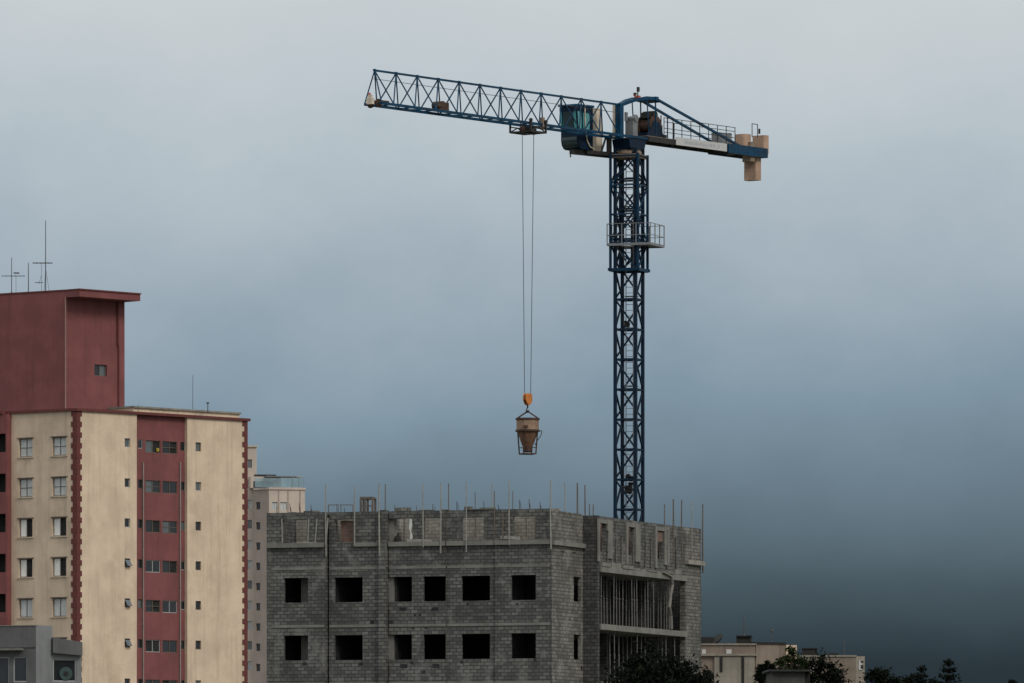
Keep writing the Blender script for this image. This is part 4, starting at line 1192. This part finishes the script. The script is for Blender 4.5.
    FL.slab(c, -0.0, sL, zE - .018, zE + 0.168, -0.4, 0.16); bal.slab(c, sL - .02, sQ, zE - .048, zE + .169, -0.9, .12)
    c.build('coping', M['red_dark'], root)
    # hidden walls, roof
    rfm = MB(); dep = 13.0
    a, b = FR.p(0.3, 0, -.35), FR.p(s3, 0, -.32)
    e = Vector((b.x - FR.n.x * dep, b.y - FR.n.y * dep, 0)); d_ = FL.p(sQ, 0, -.4)
    ring = [a, b, e, d_]
    rfm.hexa([(p.x, p.y, zE - .5) for p in ring] + [(p.x, p.y, zE - .25) for p in ring])
    rfm.build('roof', M['concrete'], root)
    sw = MB(); Face(FR.p(s3).xy, -FR.n, FR.d).slab(sw, 0.3, dep, 0, zE, -.3, -.001)
    Face(e.xy, (d_ - e).xy.normalized(), Vector((0, 1))).slab(sw, 0, (d_ - e).length, 0, zE, -.2, 0)
    sw.build('rear_wall', M['cream'], root)
    for u in (142.6, 179.6):
        p = MB(); s = frd.s(u); p.tube(frd.p(s, 0, .07), frd.p(s, frd.z(462.5, u), .07), 0.055, 8)
        z = 1.0
        while z < frd.z(466, u): p.tube(frd.p(s, z, .07), frd.p(s, z + .08, .07), 0.075, 8); z += 2.8
        p.build('drainpipe', M['pipe'], root)
    # low structure on the roof
    lo = at(179.5, 0, 510); lf = Face(lo.xy, FR.d, FR.n); ll = Face(lo.xy, (-FR.n.x, -FR.n.y), (-FR.d.x, -FR.d.y))
    pb = MB(); zt = zat(408.8, 510)
    lf.slab(pb, -4.5, lf.s(239.5), zE - .3, zt - .12, -4, 0)
    pb.build('roof_house', M['cream'], root)
    pb = MB(); lf.slab(pb, -4.6, lf.s(240), zt - .12, zt, -4.2, .15); pb.build('roof_house_slab', M['concrete_pale'], root)
    # red tower
    TC = at(65.0, 0, 505.5).xy
    TR_, TL_ = Face(TC, FR.d, FR.n), Face(TC, FL.d, FL.n)
    zt = zat(297.5, 505.5); sT = TR_.s(124.6); sTl = TL_.s(-75)
    wz1, wz0 = TR_.z(364.6, 100), TR_.z(376, 100)
    t = MB()
    t.wall(TR_.O, TR_.d, TR_.n, 0, sT, zE - .3, zt, .3, [(TR_.s(94.5), TR_.s(107), wz0, wz1)])
    t.wall(TL_.O, TL_.d, TL_.n, 0, sTl, zE - .3, zt, .3, [])
    e1 = TR_.p(sT, 0, -.001); Face(e1.xy, -TR_.n, TR_.d).slab(t, .3, 9, zE - .3, zt, -.3, 0)
    tower = t.build('rooftop_tower', M['red'], root)
    w = window(root, TR_, TR_.s(94.5), TR_.s(107), wz0, wz1, ['pane_dark', 'pane_grey'], 0.16, mull=1, frm='frame', sill=False)
    # deepest level allowed: fold window panes into tower
    rs = MB()
    zt2 = zt + .56
    ring = [TR_.p(-.0, 0, 1.45), TR_.p(sT + .15, 0, 1.45), TR_.p(sT + .15, 0, -7), TL_.p(sTl, 0, -7), TL_.p(sTl, 0, -.01), TL_.p(0.0, 0, -.01)]
    n = len(ring)
    rs.raw([(p.x, p.y, zt + .003) for p in ring] + [(p.x, p.y, zt2 - .1) for p in ring], [tuple(range(n - 1, -1, -1)), tuple(range(n, 2 * n))] + [(i, (i + 1) % n, n + (i + 1) % n, n + i) for i in range(n)])
    rs.build('tower_slab', M['red'], tower)
    rs = MB(); cen = Vector((sum(p.x for p in ring) / n, sum(p.y for p in ring) / n, 0))
    big = [p + (p - cen).normalized() * .08 for p in ring]
    rs.raw([(p.x, p.y, zt2 - .098) for p in big] + [(p.x, p.y, zt2) for p in big], [tuple(range(n - 1, -1, -1)), tuple(range(n, 2 * n))] + [(i, (i + 1) % n, n + (i + 1) % n, n + i) for i in range(n)])
    rs.build('tower_coping', M['red_dark'], tower)
    p = MB(); s = TR_.s(117.3); zb = TR_.z(345, 117)
    p.tube(TR_.p(s + .08, zE - .2, .07), TR_.p(s + .08, zb - .02, .07), .06, 8); p.tube(TR_.p(s, zb, .08), TR_.p(s, zt - .01, .08), .09, 8)
    p.build('drainpipe', M['red_dark'], tower)
    p = MB(); p.tube(TR_.p(0, zE - .2, .05), TR_.p(0, zt - .01, .05), .05, 8); p.build('corner_conduit', M['conduit'], tower)
    return zE, zt2, TR_, TL_
ZE, ZT2, TR_, TL_ = build_cream()

yb_ = MB(); f_ = FR.off(-0.30); q = f_.p(f_.s(157.5), f_.z(451.8, 157.5)); yb_.lathe(q, [(.08, 0), (.11, .04), (.12, .2), (.09, .25)], 12)
tag(yb_.build('yellow_bucket', M['yellow'], origin=q), 'small yellow bucket in the top left window of the red strip', 'bucket')
# antennas and rods on the apartment block
AG = 'antennas and rods on the apartment block'
def rod(u, v1, v0, Y, w, label, arms=(), name='antenna', cat='antenna', guys=(), group=AG, m='antenna'):
    b = MB(); p = at(u, v0, Y); q = at(u, v1, Y); b.bar(p, q, w, n=6, w1=w * .7)
    b.lathe(p, [(w * 1.6, 0), (w * 1.6, .04), (w * .8, .1)], 8)
    for (u0, u1, v, ww) in arms:
        b.bar(at(u0, v, Y - .2), at(u1, v, Y + .2), ww, n=6)
        if abs(u1 - u0) > 8:
            for i in range(6):
                x = at(u0 + (u1 - u0) * i / 5, v, Y); b.bar(x + Vector((0, -.5, 0)), x + Vector((0, .5, 0)), ww * .6, n=5)
    for (u0, v0_, u1, v1_) in guys: b.bar(at(u0, v0_, Y), at(u1, v1_, Y), .025, n=5)
    tag(b.build(name, M[m], origin=p), label, cat, group)
def vb(Y): return HV - (ZT2 - CZ) / Y * F
rod(11.6, 257.5, vb(509), 509, .06, 'short antenna with one wide arm at the left end of the red tower', [(2, 24.5, 276, .05), (14, 19, 273, .1)], guys=[(16, 275, 16, vb(509))])
rod(28.4, 263, vb(509), 509, .07, 'plain thin pole between the two antennas on the red tower')
rod(45.6, 220.5, vb(509), 509, .07, 'tallest antenna mast on the red tower with a cross arm', [(33, 52, 263, .07), (35, 43, 282.5, .05)], guys=[(41.5, 263, 41.5, vb(509)), (45.6, 268, 49.5, vb(509)), (45.6, 268, 44, vb(509)), (41.5, 275, 39, 284)])
def ve(Y, dz=.15): return HV - (ZE + dz - CZ) / Y * F
rod(75.8, 403, ve(500.2), 500.2, .03, 'small lightning rod above the quoined corner', name='lightning_rod', cat='rod')
rod(3.4, 402.5, ve(507), 507, .03, 'small lightning rod above the left balcony bay', name='lightning_rod', cat='rod')
rod(138.2, 404, ve(505, .1), 505, .03, 'small lightning rod on the coping above the red wall', name='lightning_rod', cat='rod')
rod(192.8, 375, 412, 512, .04, 'tall hair-thin rod on the low roof house', name='lightning_rod', cat='rod')
rod(207.8, 402, 412.5, 511, .07, 'short knobbed vent rod on the low roof house', [(206.9, 208.7, 403, .12)], name='vent_rod', cat='rod')

# ------------------------------------------------------------------ pale tower blocks behind
def build_pale():
    D = 1000.0
    root = thing('pale_apartment_tower', (at(262, 0, D).x, D, 0), 'pale beige apartment tower with roof terrace between the cream block and the block building', 'building')
    fc = Face(at(269, 0, D).xy, (1, 0), (0, -1))
    ang = R(40)
    right = Face(at(269, 0, D).xy, (cos(R(12)), sin(R(12))), (sin(R(12)), -cos(R(12))))
    left = Face(at(269, 0, D).xy, (-cos(R(40)), sin(R(40))), (-sin(R(40)), -cos(R(40))))
    z1 = zat(489.5, D); P = 20.25 * D / F
    m = MB(); ops = []
    rw = [(right.s(272), right.s(277.3)), (right.s(280.2), right.s(286.8)), (right.s(290.5), right.s(295))]
    for k in range(10):
        for a, b in rw[:2]: ops.append((a, b, zat(510, D) - P * k, zat(502, D) - P * k))
    m.wall(right.O, right.d, right.n, 0, right.s(305), 0, z1, .4, ops); m.build('front_wall', M['beige'], root)
    for k in range(10):
        for a, b in rw[:2]: window(root, right, a, b, zat(510, D) - P * k, zat(502, D) - P * k, 'blind', .15, mull=1, sill=False, frm='frame_pale') if k < 2 else None
    m = MB(); sl = left.s(254); ops = []
    for k in range(10): ops.append((left.s(260.2), left.s(256), zat(509, D) - P * k, zat(501.5, D) - P * k))
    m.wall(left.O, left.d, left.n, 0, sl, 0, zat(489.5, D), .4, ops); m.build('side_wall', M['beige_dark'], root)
    for k in range(9): window(root, left, left.s(260.2), left.s(256), zat(509, D) - P * k, zat(501.5, D) - P * k, 'pane_dark', .15, mull=0, sill=False)
    j = MB()
    for u in (278.6, 288.0, 300.0): right.slab(j, right.s(u) - .09, right.s(u) + .09, 0, z1, 0.002, .05)
    j.build('wall_joint', M['beige_dark'], root)
    m = MB(); right.slab(m, -.1, right.s(305) + .1, z1, z1 + .3, -5, .15); left.slab(m, .2, sl, z1, z1 + .29, -4, .14); m.build('terrace_edge', M['beige'], root)
    # higher left block
    D2 = 1003.0; lb = Face(at(256, 0, D2).xy, (-cos(R(10)), sin(R(10))), (-sin(R(10)), -cos(R(10))))
    m = MB(); ops = [(lb.s(252.0), lb.s(247.6), zat(468, D2) - P * k, zat(459.3, D2) - P * k) for k in range(11)]
    m.wall(lb.O, lb.d, lb.n, 0, lb.s(225), 0, zat(447, D2), .4, ops)
    Face(lb.O, (-0.02, 1.0), (1.0, .02)).slab(m, .4, 6, 0, zat(447, D2), -.4, -.001)
    m.build('stair_wall', M['beige'], root)
    m = MB(); lb.slab(m, -.15, lb.s(225), zat(447, D2), zat(445.3, D2), -.6, .2); m.build('stair_roof', M['beige'], root)
    for k in range(11): window(root, lb, lb.s(252.0), lb.s(247.6), zat(468, D2) - P * k, zat(459.3, D2) - P * k, 'blind' if k % 3 else 'pane_grey', .15, mull=1, sill=False, frm='frame_pale')
    # terrace: glass railing, pergola, dark recess
    t = MB(); f = right; zb = z1 + .3; zt = zat(478.0, D)
    f.slab(t, -2.0, f.s(303), zb, zt, -.05, 0.0); Face(f.p(f.s(303)).xy, (0, 1), (1, 0)).slab(t, 0, 4, zb, zt, -.05, 0)
    t.build('glass_railing', M['rail_glass'], root)
    t = MB(); r2 = right.off(-2.2)
    r2.slab(t, -2.2, r2.s(281), zb, zat(475.8, D), -3, 0); t.build('terrace_room', M['beige'], root)
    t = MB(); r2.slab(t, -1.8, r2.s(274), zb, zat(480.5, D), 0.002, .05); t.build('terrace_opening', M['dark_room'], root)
    t = MB(); right.slab(t, -.3, right.s(297), zat(476.6, D), zat(475.6, D), -3, -.3); right.slab(t, right.s(293) - .1, right.s(293) + .1, zb, zat(476.6, D), -.6, -.4)
    t.build('pergola', M['steel'], root)
    t = MB(); p = right.p(right.s(300), 0, -1); t.lathe((p.x, p.y, zat(477, D)), [(.55, -.02), (.45, .12), (.25, .22), (.05, .26)], 16); t.tube((p.x, p.y, zb), (p.x, p.y, zat(477, D)), .05); t.build('parasol', M['steel'], root)
    t = MB(); r2.slab(t, -1.5, 1.5, zat(475.8, D), zat(473.5, D), -2, -.5); t.build('water_tank', M['steel_dark'], root)
build_pale()

# ------------------------------------------------------------------ grey white house bottom left
def build_house():
    Y = 430.0; O = at(36.0, 0, Y).xy
    root = thing('white_house', (O.x, O.y, 0), 'small grey white house in the bottom left corner before the cream block', 'house')
    L = Face(O, (-cos(R(18)), sin(R(18))), (-sin(R(18)), -cos(R(18))))
    Rr = Face(O, (cos(R(60)), sin(R(60))), (sin(R(60)), -cos(R(60))))
    z1 = zat(626, Y); m = MB()
    zw1, zw0 = zat(656.5, Y), zat(682, Y)
    ops = [(L.s(27), L.s(13), zw0, zw1), (L.s(9), L.s(-14), zw0 - 1, zw1)]
    sl = L.s(-40)
    m.wall(L.O, L.d, L.n, 0, sl, 0, zat(647.5, Y), .25, ops); m.build('front_wall', M['grey_wall'], root)
    m = MB(); L.slab(m, 0, sl, zat(647.4, Y), z1, -.25, .06); m.build('parapet', M['grey_wall'], root)
    m = MB(); L.slab(m, -.03, sl, z1 + .002, z1 + .06, -.3, .1); m.build('parapet_cap', M['concrete'], root)
    m = MB(); L.slab(m, L.s(24), sl, zat(650.2, Y), zat(648.2, Y), 0.062, .55); m.build('canopy', M['concrete'], root)
    sr = Rr.s(52.5); m = MB(); Rr.slab(m, 0.002, sr, 0, z1 + .055, -.3, 0.0); m.build('end_wall', M['white_wall'], root)
    # lower rear block, facing the camera
    O2 = Rr.p(sr, 0, -.3).xy; B2 = Face(at(52.0, 0, Rr.p(sr).y).xy, (cos(R(14)), sin(R(14))), (sin(R(14)), -cos(R(14))))
    e = B2.s(81.5); a, b = B2.s(53), B2.s(76.3); yb = B2.O.y
    m = MB(); m.wall(B2.O, B2.d, B2.n, 0, e, 0, zat(653, yb), .25, [(a, b, zat(681.5, yb), zat(659, yb))]); m.build('rear_block_wall', M['white_wall'], root)
    m = MB(); pr = [B2.p(0, zat(653, yb) + .002, .35), B2.p(e, zat(655.5, yb), .35), B2.p(e, zat(642, yb), .30), B2.p(0, zat(637.5, yb), .30)]
    m.extrude(pr, (-B2.n.x * .6, -B2.n.y * .6, 0)); m.build('sloping_parapet', M['grey_wall'], root)
    m = MB(); B2.slab(m, e - .2, e + .01, 0, zat(656, yb), -6, -.26); Rr.slab(m, sr + .3, sr + .5, 0, zat(653, yb), -.3, 0); m.build('side_wall', M['white_wall'], root)
    m = MB(); L.slab(m, .4, sl, 0, zat(650, Y), -6.2, -6.0); B2.slab(m, .1, e, 0, zat(655, yb), -6, -5.8); m.build('rear_wall', M['grey_wall'], root)
    m = MB(); ring = [L.p(.3, 0, -.26), L.p(sl, 0, -.26), L.p(sl, 0, -6.2), L.p(.3, 0, -6.2)]
    m.hexa([(p.x, p.y, zat(640, Y)) for p in ring[::-1]] + [(p.x, p.y, zat(638, Y)) for p in ring[::-1]]); 
    B2.slab(m, .1, e, zat(655, yb), zat(654, yb), -6, -.26); m.build('roof', M['concrete'], root)
    def win(fc, s0, s1, v1, v0, yy, n):
        w = MB(); t = .07; f2 = fc.off(-.1); a, b = min(s0, s1), max(s0, s1); z0, z1 = zat(v0, yy), zat(v1, yy)
        f2.slab(w, a, a + t, z0, z1, -.05, .02); f2.slab(w, b - t, b, z0, z1, -.05, .02); f2.slab(w, a + t, b - t, z1 - t, z1, -.05, .02); f2.slab(w, a + t, b - t, z0, z0 + t, -.05, .02)
        o = w.build('window', M['frame_pale'], root); p = MB(); f2.slab(p, a + t, b - t, z0 + t, z1 - t, -.04, -.02); p.build('pane', M['pane_dark'], o)
    win(L, L.s(27), L.s(13), 656.5, 682, Y, 1); win(L, L.s(9), L.s(-14), 656.5, 698, Y, 1); win(B2, a, b, 659, 681.5, yb, 1)
    m = MB(); c = B2.p(B2.s(66), zat(673.5, yb), -.07); m.tube(c, c + Vector((B2.n.x * .05, B2.n.y * .05, 0)), .40, 24); m.build('round_fan', M['teal_thing'], root)
    m = MB(); c = B2.p(B2.s(66), zat(673.5, yb), -.017); m.tube(c, c + Vector((B2.n.x * .03, B2.n.y * .03, 0)), .15, 16); m.build('fan_hub', M['dark_room'], root)
build_house()

# ------------------------------------------------------------------ low worn buildings on the right
def build_low_a():
    Y = 560.0; fa = Face(at(756, 0, Y).xy, (-1, .06), (-.06, -1)); ra = Face(at(756, 0, Y).xy, (cos(R(24)), sin(R(24))), (sin(R(24)), -cos(R(24))))
    root = thing('worn_building', (fa.O.x, fa.O.y, 0), 'worn pinkish flat-roofed building right of the unfinished block building', 'building')
    s1 = fa.s(690); m = MB(); zt = zat(645, Y); zl = zat(654.3, Y)
    fa.slab(m, 0.05, s1, 0, zt, -8, 0); m.build('front_wall', M['low_wall'], root)
    m = MB(); fa.slab(m, -.1, s1, zl - .12, zl + .05, .003, .3); fa.slab(m, -.05, s1, zt, zt + .12, -8.1, .12); m.build('ledge', M['low_pale'], root)
    m = MB()
    for u0, u1 in ((714.5, 741.5), (743.5, 754.5)): fa.slab(m, fa.s(u1), fa.s(u0), 0, zl - .16, .003, .18)
    m.build('pale_panel', M['low_pale'], root)
    m = MB(); 
    for u in (721.3, 743.0): fa.slab(m, fa.s(u) - .1, fa.s(u) + .1, 0 if u > 730 else zat(672, Y), zl - .2, .185, .26)
    m.build('drainpipe', M['low_dark'], root)
    for u0, u1 in ((702, 705.8), (726.3, 731.5)):
        m = MB(); fa.slab(m, fa.s(u1), fa.s(u0), zat(653.5, Y), zat(649.3, Y), .003, .05); m.build('white_panel', M['banner'], root)
    m = MB(); zr = zat(644, Y); s2 = ra.s(785.5); ra.slab(m, 0, s2, 0, zr, -9, 0); m.build('side_wall', M['low_wall'], root)
    m = MB(); s3 = ra.s(796); ra.slab(m, s2 + .002, s3, 0, zr - .05, -9, .15); m.build('yellowish_end', M['cream_shade'], root)
    m = MB(); ra.slab(m, -.1, s2, zr + .002, zr + .15, -9, .1); m.build('side_coping', M['low_dark'], root)
    m = MB(); fa.slab(m, fa.s(751.0), fa.s(736.2), zt + .12, zat(636.3, Y), -3, -.6); fa.slab(m, fa.s(751.5), fa.s(735.7), zat(636.3, Y), zat(635.2, Y), -3.2, -.4); m.build('roof_tank_house', M['low_dark'], root)
    m = MB(); fa.slab(m, fa.s(735), fa.s(725.5), zt + .121, zat(643.6, Y), -3, -.2); m.build('roof_hatch', M['low_dark'], root)
    m = MB(); fa.slab(m, fa.s(712.5), fa.s(701), zt + .121, zat(636.8, Y), -2.5, -.4); m.build('roof_shed', M['low_dark'], root)
    m = MB(); c = fa.p(fa.s(716), zat(640, Y), -.6); ax = Vector((-.55, -.35, .75)).normalized(); 
    m.bar(c - ax * .05, c + ax * .12, 1.1, n=14, w1=1.35); m.bar(c, c + Vector((0, 0, -.9)), .12); m.build('satellite_dish', M['low_dark'], root)
    Y3 = 562
    rod(744, 614.5, HV - (zat(635.2, Y) - CZ) / Y3 * F, Y3, .07, 'tall thin mast above the dark tank house of the worn building', [(743.6, 744.4, 618, .12)], name='roof_mast', cat='mast', group='masts on the low buildings', guys=[(744, 627, 741, 634.5), (744, 627, 747, 634.5)])
    rod(771.7, 629, 644.0, Y3 + 4, .08, 'mast with a dark knob above the side roof of the worn building', [(771.1, 772.3, 631, .2)], name='roof_mast', cat='mast', group='masts on the low buildings')
build_low_a()
def build_low_b():
    Y = 660.0; fa = Face(at(856, 0, Y).xy, (-1, .05), (-.05, -1))
    root = thing('worn_building', (fa.O.x, fa.O.y, 0), 'low worn building with a pale end, farther right behind the round green tree', 'building')
    zt = zat(656.8, Y); m = MB(); fa.slab(m, 0, fa.s(795), 0, zt, -9, 0); m.build('front_wall', M['low_wall'], root)
    m = MB(); fa.slab(m, -.05, fa.s(795), zt + .001, zt + .15, -9, .1); m.build('coping', M['low_pale'], root)
    ra = Face(at(856, 0, Y).xy, (cos(R(14)), sin(R(14))), (sin(R(14)), -cos(R(14))))
    se = ra.s(864.8); m = MB(); ra.slab(m, 0.002, se, 0, zt + .05, -9, 0.0); m.build('end_wall', M['low_pale'], root)
    m = MB(); ra.slab(m, ra.s(858.8), ra.s(862), zat(670, Y), zat(660.5, Y), .002, .06); m.build('white_panel', M['banner'], root)
    m = MB(); ra.slab(m, ra.s(860.5), ra.s(863), zat(668.5, Y), zat(665, Y), .065, .1); ra.slab(m, ra.s(860.5), ra.s(863), zat(662.5, Y), zat(660.8, Y), .065, .1); m.build('window', M['dark_room'], root)
    m = MB(); fa.slab(m, fa.s(838), fa.s(829), zt + .151, zt + .35, -2, -.3); m.build('roof_curb', M['low_dark'], root)
    m = MB(); fa.slab(m, fa.s(817), fa.s(802), zt - 1, zat(648.7, Y), -3, -.5); fa.slab(m, fa.s(817.5), fa.s(801.5), zat(648.7, Y), zat(647.8, Y), -3.1, -.4); m.build('roof_tank_house', M['low_dark'], root)
    rod(844, 640, 657, Y + 2, .10, 'lone thin mast at the right end of the farther worn building', [(843.6, 844.4, 641, .1)], name='roof_mast', cat='mast', group='masts on the low buildings')
build_low_b()
def build_shed():
    Y = 470.0; fa = Face(at(772, 0, Y).xy, (1, .04), (.04, -1))
    root = thing('grey_shed', (fa.O.x, fa.O.y, 0), 'dull grey building with a dark flat roof below the round green tree', 'building')
    m = MB(); zt = zat(671.5, Y); fa.slab(m, 0, fa.s(805), 0, zt, -5, 0); m.build('wall', M['concrete_dark'], root)
    m = MB(); fa.slab(m, -.25, fa.s(812), zt, zt + .12, -5.4, .4); m.build('roof', M['roof_dark'], root)
    m = MB(); fa.slab(m, fa.s(805.2), fa.s(811), 0, zt - .001, -5, -.8); m.build('dark_bay', M['low_dark'], root)
build_shed()

# ------------------------------------------------------------------ trees
def leaf(mb, c, sz, rng):
    a = Vector((rng.gauss(0, 1), rng.gauss(0, 1), rng.gauss(0, .8))).normalized()
    b = a.cross(Vector((rng.gauss(0, 1), rng.gauss(0, 1), rng.gauss(0, 1)))).normalized()
    l, w = sz * rng.uniform(.7, 1.3), sz * rng.uniform(.35, .6)
    mb.face([c - a * l * .5, c + b * w * .5, c + a * l * .5, c - b * w * .5])
def tree(base, h, crown_r, crown_h, n_clump, n_leaf, leaf_sz, m, label, seed, group=None, name='tree', squash=1.0, lean=0):
    rng = random.Random(seed)
    root = thing(name, base, label, 'tree', group); base = Vector(base)
    t = MB(); top = base + Vector((lean, 0, h - crown_h * .55)); r = .03 * h
    mid = base.lerp(top, .55) + Vector((rng.uniform(-.2, .2), rng.uniform(-.2, .2), 0))
    t.bar(base, mid, r * 2, n=8, w1=r * 1.4); t.bar(mid, top, r * 1.4, n=8, w1=r * .8)
    cl = []
    cc = base + Vector((lean, 0, h - crown_h * .5))
    for i in range(n_clump):
        while True:
            p = Vector((rng.uniform(-1, 1), rng.uniform(-1, 1), rng.uniform(-1, 1)))
            if p.length < 1: break
        p = p.normalized() * (p.length ** .55)
        shape = 1.0 if p.z < 0 else (1 - .25 * p.z)
        q = cc + Vector((p.x * crown_r * shape, p.y * crown_r * shape * squash, p.z * crown_h * .5))
        cl.append(q)
        if i % 3 == 0: t.bar(mid.lerp(top, rng.uniform(0, 1)), q, r * .5, n=5, w1=r * .12)
    t.build('trunk', M['bark'], root)
    c = MB()
    for q in cl:
        rr = rng.choice((.10, .16, .22, .30, .36)) * crown_r * rng.uniform(.8, 1.1)
        for _ in range(n_leaf // n_clump):
            d = Vector((rng.gauss(0, .55), rng.gauss(0, .55), rng.gauss(0, .42))); leaf(c, q + d * rr, leaf_sz * rng.choice((.6, .8, 1, 1.3)), rng)
    c.build('crown', m, root)
    return root
def tree_px(u, v, Y, wpx, hpx, *a, **kw):
    p = at(u, v, Y); k = Y / F
    return tree((p.x, p.y, 0), p.z, wpx * k / 2, hpx * k, *a, **kw)
tree_px(658, 650, 322, 116, 130, 190, 36000, .20, M['leaf_dark'], 'dark leafy tree in front of the open balconies', 1)
tree_px(706, 668, 330, 30, 90, 50, 7000, .18, M['leaf_dark'], 'small dark tree at the right foot of the block building', 12)
tree_px(790, 648.5, 500, 34, 50, 45, 7000, .24, M['leaf_mid'], 'green tree, highest of the three behind the grey shed', 2)
tree_px(767, 661, 490, 26, 50, 40, 5000, .22, M['leaf_dark'], 'dark bushy tree at the left end of the grey shed', 3)
tree_px(817, 656, 502, 50, 60, 60, 9000, .24, M['leaf_dark'], 'dark tree at the right side of the grey shed', 4)
FG = 'dark trees along the far right skyline'
tree_px(880, 671, 600, 42, 46, 70, 8000, .30, M['leaf_dark'], 'dark rounded tree right of the farther worn building', 5, FG)
tree_px(899, 676.5, 640, 42, 44, 60, 6400, .32, M['leaf_dark'], 'low dark tree left of the slim conifer', 6, FG)
tree_px(910, 678, 620, 32, 40, 50, 4800, .32, M['leaf_dark'], 'low dark tree at the foot of the slim conifer', 7, FG)
tree_px(932, 681, 640, 30, 36, 50, 4000, .32, M['leaf_dark'], 'low dark tree between the two conifers', 8, FG)
tree_px(1012, 681.0, 660, 30, 30, 30, 2000, .32, M['leaf_dark'], 'low dark tree in the bottom right corner', 9, FG)
def conifer(u, v, Y, wpx, label, seed):
    rng = random.Random(seed); p = at(u, v, Y); h = p.z; base = Vector((p.x, p.y, 0)); w = wpx * Y / F / 2
    root = thing('conifer', base, label, 'tree', 'conifers on the far right skyline')
    t = MB(); t.bar(base, base + Vector((0, 0, h)), .5, n=8, w1=.06); c = MB()
    z = h - .35; i = 0
    while z > h * .25:
        f = min(1.0, (h - z) / (w * 2.6)) ** .75; L = w * f * rng.uniform(.85, 1.1) + .12
        nb = 7
        for b in range(nb):
            an = 2 * math.pi * (b + rng.random() * .6) / nb + i; d = Vector((cos(an), sin(an), 0)); l2 = L * rng.uniform(.7, 1.1)
            e = base + Vector((0, 0, z)) + d * l2 + Vector((0, 0, l2 * .22))
            s = base + Vector((0, 0, z)); t.bar(s, e, .06, n=5, w1=.02)
            for k in range(int(10 + l2 * 22)):
                f2 = rng.random() ** .7; q = s.lerp(e, f2) + Vector((rng.gauss(0, .12), rng.gauss(0, .12), rng.gauss(0, .10))); leaf(c, q, .26, rng)
        z -= rng.uniform(.42, .58); i += 1
    for k in range(25): leaf(c, base + Vector((rng.gauss(0, .05), rng.gauss(0, .05), h - rng.random() * .6)), .18, rng)
    t.build('trunk', M['bark'], root); c.build('crown', M['leaf_pine'], root)
conifer(921.5, 665, 560, 12, 'slim small conifer at the far right skyline', 21)
conifer(948.5, 659, 540, 24, 'broader, taller conifer at the far right skyline', 22)
